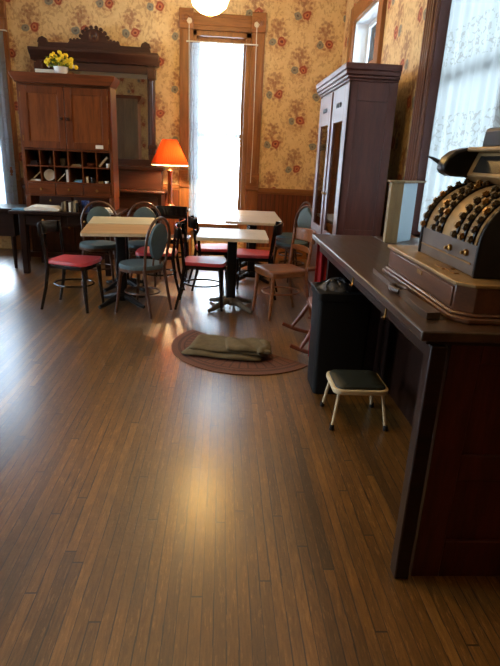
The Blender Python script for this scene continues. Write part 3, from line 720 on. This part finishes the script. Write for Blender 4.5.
bmt = MB().box(-.013, .013, -.05, .05, 0, .115)
for i in range(7):
    o = MB().box(-.013, .013, -.05, .05, 0, .105+.012*(i % 3)).build('thin_book', MT[bcols[i]], bevel=.002); o.location = (-1.885+i*.0285, 6.56, .75)
    tag(o, ['grey', 'tan', 'dark', 'white', 'dull grey', 'pale tan', 'black'][i]+' thin book in the short row on the desk, '+['leftmost', 'second from left', 'third from left', 'in the middle', 'third from right', 'second from right', 'rightmost'][i], 'book', 'thin books in a row on the desk')
t = thing('blue_mug', 'dark blue mug on the desk beside the row of thin books', 'mug', (-1.635, 6.60, .75))
MB().lathe([(.036, 0), (.042, .02), (.044, .13), (.039, .13), (.036, .02)], 22).build('cup_body', MT['bluec'], t)
MB().tube([(.044*cos(a*0)+.0+.03*sin(pi*k/8), 0, .03+.07*k/8) for k in range(9) for a in (0,)], .005, 8).build('handle', MT['bluec'], t)
small(MB().box(-.10, .10, -.06, .06, 0, .03).box(-.08, .09, -.05, .06, .0305, .05), 'paper_stack', MT['paper_w'], 'stack of white papers at the right end of the desk', 'papers', (-1.42, 6.62, .75), .002)

# ------------------------------------------------------------------ lamp table and lamp
t = thing('lamp_table', 'small dark table carrying the orange lamp by the far window', 'table', (-.70, 7.33, 0))
MB().box(-.26, .26, -.19, .17, .74, .77).build('table_top', MT['dark'], t, .005)
MB().box(-.22, .22, -.15, .13, .64, .74).build('apron', MT['dark'], t, .003)
for x in (-.21, .21):
    for y in (-.14, .12): MB().tube([(x, y, 0), (x, y, .64)], [.014, .02], 8).build('leg', MT['dark'], t)
t = thing('table_lamp', 'lit table lamp with pleated orange shade on a brown wooden column', 'lamp', (-.70, 7.33, .77))
MB().lathe([(.085, 0), (.085, .015), (.06, .03), (.035, .05), (.028, .08), (.03, .25), (.026, .44), (.035, .46), (.035, .475), (.012, .49)], 24).build('column', MT['honey'], t)
MB().lathe([(.01, .48), (.01, .56), (.016, .57), (.016, .60)], 12).build('socket', MT['brass'], t)
MB().lathe([(.0, .60), (.02, .615), (.03, .65), (.022, .69), (0, .70)], 16).build('bulb', MT['warm'], t)
MB().lathe([(.235, .55), (.235, .565), (.10, .85), (.096, .86)], 96, cap=False, pleat=.012).build('lamp_shade', MT['shade'], t)
MB().lathe([(.236, .538), (.240, .545), (.240, .556), (.235, .562)], 48, cap=False).build('shade_trim', MT['trimcloth'], t)
hp = MB().tube([(0, 0, .60), (0, .05, .65), (0, .05, .78), (0, 0, .85)], .003, 6).tube([(0, 0, .60), (0, -.05, .65), (0, -.05, .78), (0, 0, .85)], .003, 6)
hp.tube([(-.097, 0, .85), (.097, 0, .85)], .003, 6).tube([(0, -.097, .85), (0, .097, .85)], .003, 6); hp.build('harp', MT['brass'], t)
l = bpy.data.lights.new('lamp_bulb_light', 'POINT'); l.energy = 44; l.color = (1, .66, .32); l.shadow_soft_size = .03
o = bpy.data.objects.new('lamp_bulb_light', l); COL.objects.link(o); o.parent = t; o.location = (0.05, 0, .66)

# ------------------------------------------------------------------ pedestal tables
def pedestal(label, loc, rz, w, d, top, base, foot, group, strip=None):
    t = thing('pedestal_table', label, 'table', loc, rz, group)
    H = .75
    MB().prism(rrect(w, d, .02), H-.032, H-.004, 'z').build('table_edge', MT['edge'], t, .003)
    MB().prism(rrect(w-.002, d-.002, .02), H-.004, H, 'z').build('table_top', MT[top], t)
    MB().box(-.2, .2, -.03, .03, H-.055, H-.032).box(-.03, .03, -.2, .2, H-.055, H-.032).build('top_bracket', MT['iron'], t, .003)
    MB().prism(rrect(.095, .095, .02), .09, H-.05, 'z').build('column', MT['iron'], t)
    for k in range(4):
        a = RAD(45+90*k)
        MB().tube([(.03*cos(a), .03*sin(a), .085), (.12*cos(a), .12*sin(a), .065), (.24*cos(a), .24*sin(a), .028), (.30*cos(a), .30*sin(a), .018)], [.034, .03, .022, .018], 10).build('base_foot', MT[foot], t)
    MB().lathe([(.05, .04), (.065, .06), (.065, .10), (.055, .115)], 16).build('base_hub', MT[foot], t)
    return t
pedestal('square tan-topped table nearest the lone red chair at the left', (-.98, 5.25, 0), RAD(8), .68, .64, 'lam', 'iron', 'iron', 'tan pedestal tables')
pedestal('pale-topped table pushed against the back of the left tan table', (-1.07, 5.91, 0), RAD(8), .68, .62, 'lam2', 'iron', 'iron', 'tan pedestal tables')
pedestal('grey speckled table in the middle with a dusty four-footed base', (.11, 5.21, 0), RAD(-1), .67, .68, 'speck', 'iron', 'dusty', 'grey speckled pedestal tables')
pedestal('grey speckled table behind the middle one, front of the joined pair', (.38, 6.52, 0), RAD(-1), .68, .68, 'speck', 'iron', 'iron', 'grey speckled pedestal tables')
pedestal('grey speckled table of the joined pair nearest the tall far window', (.39, 7.22, 0), RAD(-1), .68, .68, 'speck', 'iron', 'iron', 'grey speckled pedestal tables')

# ------------------------------------------------------------------ chairs (local front = +Y)
def leg_mb(x0, y0, x1, y1, z0, r0=.012, r1=.019): return MB().tube([(x0, y0, 0), ((x0+x1)/2, (y0+y1)/2*.98, z0*.5), (x1, y1, z0)], [r0, (r0+r1)/2*1.02, r1], 10)
def bentwood(label, loc, rz, group, frame='brownbent'):
    t = thing('bentwood_chair', label, 'chair', loc, rz, group)
    poly = [(.205*cos(a)*(1.0), .205*sin(a)) for a in [2*pi*k/28 for k in range(28)]]
    cushion(poly, .435, .468, .012).build('seat', MT['slate'], t, smooth=50)
    MB().lathe([(.19, .405), (.208, .41), (.208, .437), (.19, .44)], 32).build('seat_frame', MT[frame], t)
    for s_ in (-1, 1):
        leg_mb(s_*.175, .175, s_*.14, .13, .42).build('leg', MT[frame], t)
        leg_mb(s_*.175, -.22, s_*.165, -.145, .44).build('leg', MT[frame], t)
        br = MB().tube([(s_*.165, .16, .26), (s_*.13, .13, .36), (s_*.05, .14, .405)], .008, 8); br.build('arch_brace', MT[frame], t)
    hoop = []
    for k in range(25):
        a = pi*k/24; x = .195*cos(a); z = .68+.225*sin(a); hoop.append((x, -.165-.19*(z-.44)*.55, z))
    pts = [(.17, -.155, .44)]+[(.185, -.17, .56)]+hoop+[(-.185, -.17, .56), (-.17, -.155, .44)]
    MB().tube(pts, .013, 10).build('back_hoop', MT[frame], t)
    def pad(off):
        v = []
        for k in range(28):
            a = 2*pi*k/28; x = .14*cos(a); z = .69+.165*sin(a); x *= (1-.12*(z < .69)); v.append((x, -.165-.19*(z-.44)*.55+off, z))
        return v
    A, B = pad(-.014), pad(.014); C2 = [(x*.75, y+.010, .69+(z-.69)*.75) for x, y, z in B]; D2 = [(x*.75, y-.008, .69+(z-.69)*.75) for x, y, z in A]
    n = 28; fs = []
    for o1, o2 in ((3*n, 0), (0, n), (n, 2*n)):
        for k in range(n): fs.append((o1+k, o1+(k+1) % n, o2+(k+1) % n, o2+k))
    fs.append(tuple(2*n+k for k in range(n))); fs.append(tuple(3*n+k for k in range(n))[::-1])
    MB().add(A+B+C2+D2, fs).build('back_pad', MT['slate'], t, smooth=50)
    for zc, hh in ((.47, .06),):
        for q in (-1, 1): MB().tube([(q*.06, -.168, .44), (q*.055, -.18, .56)], .009, 8).build('back_stay', MT[frame], t)
    MB().tube([(.155*cos(2*pi*k/28), .165*sin(2*pi*k/28)-.01, .20) for k in range(28)], .009, 8, closed=True).build('stretcher_ring', MT[frame], t)
    return t
def seat_poly():
    return [(-.17, -.19), (-.205, .05), (-.215, .16), (-.19, .195), (-.10, .215), (0, .22), (.10, .215), (.19, .195), (.215, .16), (.205, .05), (.17, -.19), (.10, -.205), (-.10, -.205)]
def railchair(label, loc, rz, group, frame='black', seatm='red', high=.80, splat=False, name='cafe_chair', rungs=1):
    t = thing(name, label, 'chair', loc, rz, group)
    cushion(seat_poly(), .445, .468, .016 if seatm == 'red' else -.006).build('seat', MT[seatm], t, smooth=50)
    MB().prism([(x*.97, y*.97) for x, y in seat_poly()], .405, .445, 'z').build('seat_frame', MT[frame], t, .006)
    for s_ in (-1, 1):
        leg_mb(s_*.185, .19, s_*.165, .165, .41, .013, .022).build('leg', MT[frame], t)
        # rear leg and post in one sweep
        MB().tube([(s_*.185, -.27, 0), (s_*.172, -.215, .22), (s_*.165, -.185, .42), (s_*.172, -.205, .60), (s_*.178, -.225, high)], [.013, .016, .019, .016, .012], 10).build('rear_post', MT[frame], t)
    n = 14
    def rail(z0, z1, th, bow, zb=0):
        vs = []; 
        for k in range(n+1):
            u = -1+2*k/n; x = .182*u; y = -.227+zb-bow*(1-u*u)
            for (dy, z) in ((0, z0), (-th, z0), (-th-.004, z1+.012*(1-u*u)), (-.004, z1+.012*(1-u*u))): vs.append((x, y+dy, z))
        fs = []
        for k in range(n):
            a = k*4; b = a+4
            for q in range(4): fs.append((a+q, a+(q+1) % 4, b+(q+1) % 4, b+q))
        fs.append((0, 1, 2, 3)); fs.append((n*4+3, n*4+2, n*4+1, n*4)); return MB().add(vs, fs)
    rail(high-.11, high, .02, .05).build('top_rail', MT[frame], t, .005)
    if rungs > 1: rail(.62, .66, .015, .03, .035).build('lower_rail', MT[frame], t, .004)
    if splat:
        MB().tube([(0, -.20, .44), (0, -.235, .58), (0, -.285, .78)], [.05, .04, .055], 12, flat=.16, T=None).build('back_splat', MT[frame], t)
    MB().tube([(.165*cos(2*pi*k/28), .185*sin(2*pi*k/28)-.015, .235) for k in range(28)], .009, 8, closed=True).build('stretcher_ring', MT[frame], t)
    return t
# grey-blue bentwood chairs
G1 = 'slate-blue padded bentwood chairs'
b0 = bentwood('slate-blue bentwood chair with its back turned right, in front of the tan table', (-.75, 5.0, 0), RAD(64), G1)
dup(b0, 'slate-blue bentwood chair behind the tan tables, the left of two facing the viewer', (-1.38, 6.05, 0), RAD(186), G1)
dup(b0, 'slate-blue bentwood chair behind the tan tables, the right of two facing the viewer', (-.91, 6.17, 0), RAD(178), G1)
dup(b0, 'slate-blue bentwood chair right of the joined grey tables, the nearer one', (.89, 6.66, 0), RAD(122), G1)
dup(b0, 'slate-blue bentwood chair right of the joined grey tables, the farther one by the wall', (.96, 7.32, 0), RAD(112), G1)
G2 = 'black cafe chairs with red seats'
r0 = railchair('lone black chair with a red seat standing left of the tan table', (-1.39, 5.08, 0), RAD(-101), G2)
ra = railchair('black chair with a red seat right of the pale-topped table, its back to the middle', (-.68, 5.70, 0), RAD(88), G2, rungs=2)
dup(ra, 'black chair with a red seat on the left side of the grey middle table', (-.16, 5.25, 0), RAD(-92), G2)
dup(ra, 'black chair with a red seat left of the front table of the joined pair', (-.08, 6.08, 0), RAD(-80), G2)
dup(r0, 'black chair with a red seat on the right of the grey middle table', (.36, 5.78, 0), RAD(82), G2)
railchair('dark straight-backed wooden chair standing in front of the lamp table', (-.61, 6.78, 0), RAD(0), None, 'black', 'dark', .86, False, 'side_chair', 1)
# worn wooden chair
railchair('worn honey-brown wooden chair with solid seat near the counter end', (.58, 5.02, 0), RAD(112), None, 'honey', 'honey', .82, False, 'wooden_chair', 2)

# rocking chair
t = thing('rocking_chair', 'small brown wooden rocking chair half hidden behind the black bin', 'rocking chair', (.93, 4.10, 0), RAD(90))
# local front = +Y -> world -X
for s_ in (-1, 1):
    pts = []
    for k in range(13):
        u = -1+2*k/12; pts.append((s_*.28, .02+u*.36, .018+.085*u*u))
    MB().tube(pts, .017, 8).build('rocker', MT['rock'], t)
    MB().tube([(s_*.28, .30, .07), (s_*.25, .22, .20), (s_*.235, .13, .36), (s_*.26, .10, .58)], [.014, .02, .016, .014], 10).build('front_leg', MT['rock'], t)
    MB().tube([(s_*.28, -.16, .035), (s_*.235, -.17, .36), (s_*.22, -.24, .62), (s_*.22, -.33, .86)], [.015, .019, .017, .014], 10).build('rear_post', MT['rock'], t)
    MB().tube([(s_*.235, -.25, .60), (s_*.28, -.05, .60), (s_*.285, .12, .595), (s_*.28, .20, .585)], [.014, .018, .022, .018], 10, flat=1.0).build('armrest', MT['rock'], t)
    MB().tube([(s_*.25, .17, .17), (s_*.235, -.165, .17)], .009, 8).build('stretcher', MT['rock'], t)
cushion([(x*1.15, y*.95) for x, y in seat_poly()], .345, .37, -.01).build('seat', MT['rock'], t, smooth=50)
MB().tube([(-.22, -.335, .86), (-.1, -.36, .88), (.1, -.36, .88), (.22, -.335, .86)], .024, 10, flat=.6).build('top_rail', MT['rock'], t)
for x in (-.12, -.06, 0, .06, .12): MB().tube([(x, -.175, .36), (x*1.02, -.25, .60), (x*1.05, -.35, .87)], .007, 8).build('spindle', MT['rock'], t)

# ------------------------------------------------------------------ armoire
AX0, AX1, AY0, AY1 = 1.03, 1.44, 4.78, 6.16
t = thing('armoire', 'tall dark mahogany wardrobe with two narrow glazed doors against the right wall', 'wardrobe', ((AX0+AX1)/2, (AY0+AY1)/2, 0))
hx, hy = (AX1-AX0)/2, (AY1-AY0)/2
def framed(m, a, b, z0, z1, x, th, st=.075, cross=(.85,)):
    # stiles and rails on a plane of constant y
    pass
for ys, yy in ((-1, -hy), (1, hy)):
    y_in = yy-ys*.02
    m = MB().box(-hx, -hx+.075, yy, y_in, .06, 2.10).box(hx-.075, hx, yy, y_in, .06, 2.10)
    for a, b in ((.06, .20), (.78, .88), (1.95, 2.10)): m.box(-hx+.075, hx-.075, yy, y_in, a, b)
    m.build('side_frame', MT['armo'], t, .003)
    MB().box(-hx+.075, hx-.075, yy-ys*.009, y_in, .20, .78).box(-hx+.075, hx-.075, yy-ys*.009, y_in, .88, 1.95).build('side_panel', MT['armo'], t)
MB().box(hx-.015, hx, -hy+.02, hy-.02, .06, 2.10).build('back_panel', MT['dark'], t)
MB().box(-hx+.01, hx-.015, -hy+.02, hy-.02, .06, .09).box(-hx+.01, hx-.015, -hy+.02, hy-.02, 2.06, 2.10).build('top_and_bottom_board', MT['armo'], t)
for z in (.6, 1.1, 1.6): MB().box(-hx+.05, hx-.015, -hy+.02, hy-.02, z, z+.02).build('shelf', MT['armo'], t)
MB().prism([(-hx-.02, 0), (hx, 0), (hx, .10), (-hx-.01, .10), (-hx-.02, .08)], -hy-.02, hy+.02, 'y').build('plinth', MT['armo'], t, .004)
# cornice, stepped on front and both ends
m = MB()
for k, (o_, z0, z1) in enumerate([(.012, 2.10, 2.12), (.03, 2.12, 2.145), (.045, 2.145, 2.18), (.055, 2.18, 2.23)]):
    m.box(-hx-o_, hx, -hy-o_, hy+o_, z0, z1)
m.build('cornice', MT['armo'], t, .006)
for (a, b) in ((-hy+.03, -.012), (.012, hy-.03)):
    m = MB().box(-hx-.002, -hx+.02, a, a+.12, .12, 2.08).box(-hx-.002, -hx+.02, b-.12, b, .12, 2.08)
    for p, q in ((.12, .80), (1.80, 2.08)): m.box(-hx-.002, -hx+.02, a+.12, b-.12, p, q)
    dr = m.build('door', MT['armoy'], t, .003)
    MB().box(-hx+.006, -hx+.010, a+.12, b-.12, .80, 1.80).build('glass_pane', MT['glass'], dr)
    for q in range(3):
        yc = (a+b)/2+(q-1)*.075
        MB().lathe([(.016, 0), (.024, .004), (.024, .007), (.01, .012), (0, .012)], 14, TR(-hx-.002, yc, 1.94, ry=RAD(-90))).build('round_inlay', MT['steelblk'], dr)
    kk = b-.03 if a < -.1 else a+.03
    MB().lathe([(.008, 0), (.008, .012), (.017, .022), (0, .03)], 12, TR(-hx-.002, kk, 1.15, ry=RAD(-90))).build('knob', MT['brass'], dr)
MB().box(-hx-.012, -hx+.0, -.02, .02, .12, 2.08).build('centre_strip', MT['armoy'], t, .004)
for a_, b_ in ((-hy, -hy+.028), (hy-.028, hy)): MB().box(-hx-.001, -hx+.02, a_, b_, .1, 2.10).build('front_stile', MT['armoy'], t, .003)
# ------------------------------------------------------------------ half-round mat and folded coat
mc = Vector((.22, 4.05, 0)); ang = math.atan2(-.756, -.655)
def mpoly(R_, n=40): return [(R_*cos(pi*k/n), -R_*sin(pi*k/n)) for k in range(n+1)]
o = MB().prism(mpoly(.60), 0, .008, 'z').build('doormat', MT['mat'], bevel=.003); o.location = (mc.x, mc.y, 0); o.rotation_euler = (0, 0, ang+pi/2)
tag(o, 'brown half-round ribbed doormat on the open floor', 'doormat')
def slab(x0, x1, yc, w0, zc, h, ph, droop=0.0):
    def fn(a, b):
        th = 2*pi*b; e = min(1, min(a, 1-a)/.07)**.5
        c_, s_ = cos(th), sin(th); cxx = abs(c_)**.5*(1 if c_ > 0 else -1); sxx = abs(s_)**.75*(1 if s_ > 0 else -1)
        w = w0*(1+.06*sin(a*5+ph)); x = x0+(x1-x0)*a+.03*cxx*sin(ph+1)
        y = yc+w*cxx*(.9+.1*e)+.012*sin(a*6+ph)
        z = zc+h*sxx*e
        if s_ > 0: z += (.006*sin(a*13+cxx*2+ph)+.005*sin(cxx*7+a*3))*e
        return (x, y, max(.010, z-droop*a*0))
    return fn
m = MB().grid(slab(-.31, .30, .0, .19, .030, .020, 0), 50, 32)
m.grid(slab(-.29, .31, .015, .165, .062, .020, 2.1), 50, 32)
m.grid(slab(-.02, .33, -.03, .125, .088, .020, 4.0), 40, 32)
def roll(a, b):
    th = 2*pi*b; yy = -.17+.26*a; e = max(.05, min(1, min(a, 1-a)/.15))**.5
    r = (.036+.005*sin(a*11))*e; return (.27+.03*sin(a*4)+r*1.2*cos(th), yy, max(.010, .085+r*sin(th)))
m.grid(roll, 30, 18)
o = m.build('folded_coat', MT['olive'], smooth=180); o.location = (.08, 3.90, 0); o.rotation_euler = (0, 0, RAD(-12))
tag(o, 'olive green folded coat lying on the half-round doormat', 'coat')

# ------------------------------------------------------------------ counter
t = thing('shop_counter', 'long dark wooden shop counter with red-brown panelled end at the right', 'counter', (1.1, 2.6, 0))
cx0, cx1, cy0, cy1 = -.47, .44, -1.07, 1.08
MB().box(cx0, -.04, cy0, cy1, .945, .98).box(-.036, cx1, cy0, cy1, .945, .98).build('counter_top', MT['bench'], t, .006)
MB().box(cx0+.03, cx1, cy0+.03, cy1-.03, .925, .945).build('top_moulding', MT['dark'], t, .004)
# near end: corner post, stiles and recessed red-brown panels
MB().box(-.425, -.37, cy0+.02, cy0+.08, .0, .925).build('corner_post', MT['dark'], t, .006)
m = MB().box(-.355, -.25, cy0+.035, cy0+.065, .0, .925).box(cx1-.08, cx1, cy0+.035, cy0+.065, .0, .925)
for a, b in ((.0, .16), (.42, .52), (.86, .925)): m.box(-.25, cx1-.08, cy0+.035, cy0+.065, a, b)
m.build('end_frame', MT['cpanel'], t, .004)
MB().box(-.25, cx1-.08, cy0+.05, cy0+.065, .16, .42).box(-.25, cx1-.08, cy0+.05, cy0+.065, .52, .86).build('end_panel', MT['cpanel'], t)
MB().box(.05, .09, cy0+.08, cy1-.08, .0, .925).build('back_panel', MT['dark'], t)
MB().box(-.36, cx1, cy1-.09, cy1-.05, .0, .925).build('far_end_panel', MT['dark'], t, .004)
MB().box(-.42, -.38, cy0+.05, cy1-.05, .87, .925).build('front_rail', MT['dark'], t, .004)
for y in (2.54-2.6, 1.98-2.6):
    MB().tube([(-.445, y, .925), (-.445, y, .90), (-.452, y-.01, .885), (-.462, y-.01, .893)], .004, 8).build('hook', MT['brass'], t)

# red cloth hanging from the counter's far end
m = MB().grid(lambda a, b: (-.09+.18*a, .012*sin(a*22)+.004*sin(b*6), .0+.86*b), 40, 14)
o = m.build('red_cloth', MT['redcloth'], smooth=180, solid=.003); o.location = (.765, 3.70, .06); tag(o, 'crimson cloth hanging down at the far end of the counter', 'cloth')

# bin
t = thing('rubbish_bin', 'tall black plastic bin standing under the far end of the counter', 'bin', (.79, 3.30, 0))
def taper(w0, d0, w1, d1, z0, z1, T=None):
    a = rrect(w0, d0, .03); b = rrect(w1, d1, .03); n = len(a); vs = [(x, y, z0) for x, y in a]+[(x, y, z1) for x, y in b]
    return vs, [(k, (k+1) % n, n+(k+1) % n, n+k) for k in range(n)]+[tuple(range(n))[::-1], tuple(range(n, 2*n))]
MB().add(*taper(.32, .27, .345, .30, 0, .66)).build('bin_body', MT['bin'], t, .004)
rim = MB(); 
vs, fs = taper(.365, .32, .365, .32, .64, .69); rim.add(vs, fs); rim.build('bin_rim', MT['bin'], t, .005)
def bagf(a, b):
    th = 2*pi*a; rr = .13*(1-b*.85); return (-.03+rr*1.15*cos(th)+.012*sin(th*7+b*5), rr*cos(th-pi/2)*.9+.012*cos(th*9+b*9), .69+.055*sin(b*pi/2)+.012*sin(th*8+b*11))
MB().grid(bagf, 64, 10).build('bin_liner', MT['bag'], t, smooth=60)

# step stool
t = thing('step_stool', 'small cream metal stool with a black padded top in front of the bin', 'stool', (.818, 2.84, 0))
MB().prism(rrect(.32, .30, .05, 6), .215, .245, 'z').build('seat_frame', MT['cream'], t, .006)
cushion(rrect(.29, .27, .045, 6), .246, .256, .006).build('seat_pad', MT['vinyl'], t, smooth=50)
for sx in (-1, 1):
    for sy in (-1, 1):
        lg = MB().tube([(sx*.155, sy*.150, .012), (sx*.14, sy*.135, .12), (sx*.125, sy*.115, .22)], .0095, 10).build('leg', MT['cream'], t)
        MB().lathe([(.013, 0), (.0145, .004), (.0135, .03), (.010, .032)], 12, TR(sx*.157, sy*.152, 0)).build('rubber_foot', MT['rubber'], lg)

# ------------------------------------------------------------------ display frame on the counter
t = thing('display_stand', 'tan and pale glass display frame standing on the far part of the counter', 'display', (1.1, 3.42, .98))
MB().box(-.05, .03, -.045, .005, 0, .375).build('side_board', MT['tan'], t, .003)
MB().box(.03, .034, .0, .004, 0, .37).build('edge_strip', MT['porc'], t)
g = NT('pale_blue_glass'); g.set(Base_Color=(.52, .68, .76), Roughness=.12); g.b.inputs['Transmission Weight'].default_value = .25
MB().add([(.03, -.015, 0), (.17, .11, 0), (.17, .116, 0), (.03, -.008, 0), (.03, -.015, .37), (.17, .11, .37), (.17, .116, .37), (.03, -.008, .37)], [(0,3,2,1),(4,5,6,7),(0,1,5,4),(1,2,6,5),(2,3,7,6),(3,0,4,7)]).build('glass_pane', g.m, t)
MB().add([(-.06, -.05, .376), (.03, -.05, .376), (.23, .12, .376), (.18, .15, .376), (-.06, .03, .376), (-.06, -.05, .386), (.03, -.05, .386), (.23, .12, .386), (.18, .15, .386), (-.06, .03, .386)],
         [(4,3,2,1,0),(5,6,7,8,9),(0,1,6,5),(1,2,7,6),(2,3,8,7),(3,4,9,8),(4,0,5,9)]).build('top_cap', MT['tan'], t)

# ------------------------------------------------------------------ cash register (front faces -X)
RXo, RYo = .78, 2.0
t = thing('cash_register', 'antique dark metal cash register with curved banks of keys on the counter', 'cash register', (RXo, RYo, .98))
X0 = 0.0; YN, YF = -.37, .27     # near / far ends of the base
def ch(x0, x1, y0, y1, c=.06): return [(x0+c, y0), (x1, y0), (x1, y1), (x0, y1), (x0, y0+c)]
MB().prism(ch(-.02, .62, YN-.02, YF+.16, .05), 0, .02, 'z').prism(ch(-.010, .61, YN-.01, YF+.15, .05), .02, .032, 'z').build('plinth', MT['regwood'], t, .006)
MB().prism(ch(.0, .60, YN, YF+.14, .05), .032, .118, 'z').build('drawer_case', MT['regwood'], t, .003)
dr = MB().box(-.006, .01, YN+.06, YF+.12, .040, .108).build('cash_drawer', MT['regwood'], t, .003)
MB().box(-.009, -.005, -.03, .02, .085, .10).build('lock_plate', MT['brass'], dr)
MB().prism(ch(-.012, .61, YN-.012, YF+.15, .05), .118, .132, 'z').build('base_top', MT['bronze'], t, .004)
BY0, BY1 = -.27, .236
prof = [(.075, .132), (.075, .225)]
Rk = .20; cxk, czk = .285, .225
for k in range(1, 13):
    a = RAD(180-90*k/12*.93); prof.append((cxk+.21*cos(a), czk+.20*sin(a)))
kbtop = prof[-1]
prof += [(.30, .43), (.56, .43), (.56, .132)]
MB().prism(prof, BY0, BY1, 'y').build('register_body', MT['gun'], t, .004)
# side cheeks, slightly larger and dark
pk = [(x-.006 if x < .5 else x, z+.006 if z > .2 else z) for x, z in prof]
MB().prism(pk, BY0-.018, BY0+.0, 'y').build('side_cheek', MT['steelblk'], t, .004)
MB().prism(pk, BY1, BY1+.018, 'y').build('side_cheek', MT['steelblk'], t, .004)
# bronze face plates in strips between key banks
def onarc(a, lift=0.0): 
    return cxk+(.21+lift)*cos(a), czk+(.20+lift)*sin(a)
m = MB(); 
def plate(y0, y1):
    N = 14; vs = []
    for k in range(N+1):
        a = RAD(176-84*k/N)
        x0p, z0p = onarc(a, .0005); x1p, z1p = onarc(a, .004)
        vs += [(x0p, y0, z0p), (x1p, y0, z1p), (x1p, y1, z1p), (x0p, y1, z0p)]
    fs = []
    for k in range(N):
        a = k*4; b = a+4
        for q in range(4): fs.append((a+q, a+(q+1) % 4, b+(q+1) % 4, b+q))
    fs += [(0, 1, 2, 3), (N*4+3, N*4+2, N*4+1, N*4)]; m.add(vs, fs)
banks = [.208, .098, .04, -.10, -.165, -.235]
edges = [(.190, .180), (.150, .10), (.07, .05), (.02, -.045), (-.075, -.095), (-.125, -.175)]
for y1, y0 in ((.234, .220), (.196, .110), (.086, .052), (.028, -.088), (-.112, -.153), (-.177, -.223), (-.247, -.262)): plate(y0, y1)
m.build('face_plate', MT['bronze'], t)
for bi, yb_ in enumerate(banks):
    nk = 9
    for k in range(nk):
        a = RAD(172-k*9.2); x1, z1 = onarc(a, .0); d_ = Vector((cos(a), 0, sin(a)))
        T = Matrix.Translation((x1, yb_, z1)) @ d_.to_track_quat('Z', 'Y').to_matrix().to_4x4()
        ko = MB().lathe([(.004, 0), (.004, .020), (.009, .021), (.010, .024), (.009, .027), (.0, .0265)], 12, T).box(-.013, .013, -.0035, .0035, .012, .020, T).box(-.0035, .0035, -.013, .013, .012, .020, T)
        kk = ko.build('key', MT['keycap' if (k+bi) % 4 else 'brass'] , t)
    st = MB()
    pts = [(onarc(RAD(176-84*q/14), .006)[0], yb_, onarc(RAD(176-84*q/14), .006)[1]) for q in range(15)]
    st.tube(pts, .007, 6, flat=1.2).build('key_slot', MT['steelblk'], t)
# small lock knobs on the lower front
for yy, zz in ((-.06, .20), (-.20, .205)):
    MB().lathe([(.012, 0), (.012, .010), (.006, .014), (.006, .024), (.0, .026)], 14, TR(.075, yy, zz, ry=RAD(-90))).build('lock_knob', MT['brass'], t)
MB().box(.0725, .0755, -.24, .23, .17, .176).build('front_bead', MT['brass'], t)
MB().box(.02, .07, -.14, -.07, .132, .137).box(.03, .05, -.22, -.05, .132, .136).build('receipt_plate', MT['brass'], t, .001)
# display head
MB().prism([(.30, .425), (.50, .425), (.50, .545), (.235, .545), (.20, .455), (.24, .43)], BY0, BY1, 'y').build('display_case', MT['bronze'], t, .005)
hood = [(.10, .482), (.108, .462), (.14, .448), (.20, .446), (.26, .45), (.26, .562), (.19, .560), (.145, .545), (.115, .52)]
MB().prism(hood, BY1-.05, BY1+.035, 'y').build('display_end_hood', MT['steelblk'], t, .012)
MB().box(.185, .52, BY0-.02, BY1-.05, .545, .562).build('display_lid', MT['bronze'], t, .006)
MB().prism([(.204, .468), (.228, .53), (.236, .53), (.212, .468)], BY0+.01, BY1-.09, 'y').build('display_window', MT['smoke'], t)
MB().tube([(.115, BY1+.03, .50), (.09, BY1+.05, .515), (.065, BY1+.055, .524)], [.010, .006, .002], 8).build('lever', MT['steelblk'], t)
MB().prism([(.23, .562), (.52, .562), (.52, .635), (.245, .635), (.235, .625)], BY0, BY1-.075, 'y').build('top_sign_case', MT['steelblk'], t, .008)

# wooden bracket lying along the register plinth
m = MB()
m.prism([(-.058, -.385), (-.008, -.375), (-.010, -.30), (-.020, -.12), (-.018, -.06), (-.048, -.06), (-.055, -.14), (-.062, -.30)], 0, .024, 'z')
m.prism([(-.044, .045), (-.016, .045), (-.012, .36), (-.034, .37)], 0, .022, 'z')
m.tube([(-.032+.026*cos(RAD(a)), -.008+.055*sin(RAD(a)), .014) for a in range(-70, 255, 13)], .013, 8)
o = m.build('wooden_bracket', MT['bench'], bevel=.003); o.location = (.745, 2.04, .98); tag(o, 'flat wooden bracket with a curled middle lying beside the cash register base', 'bracket')
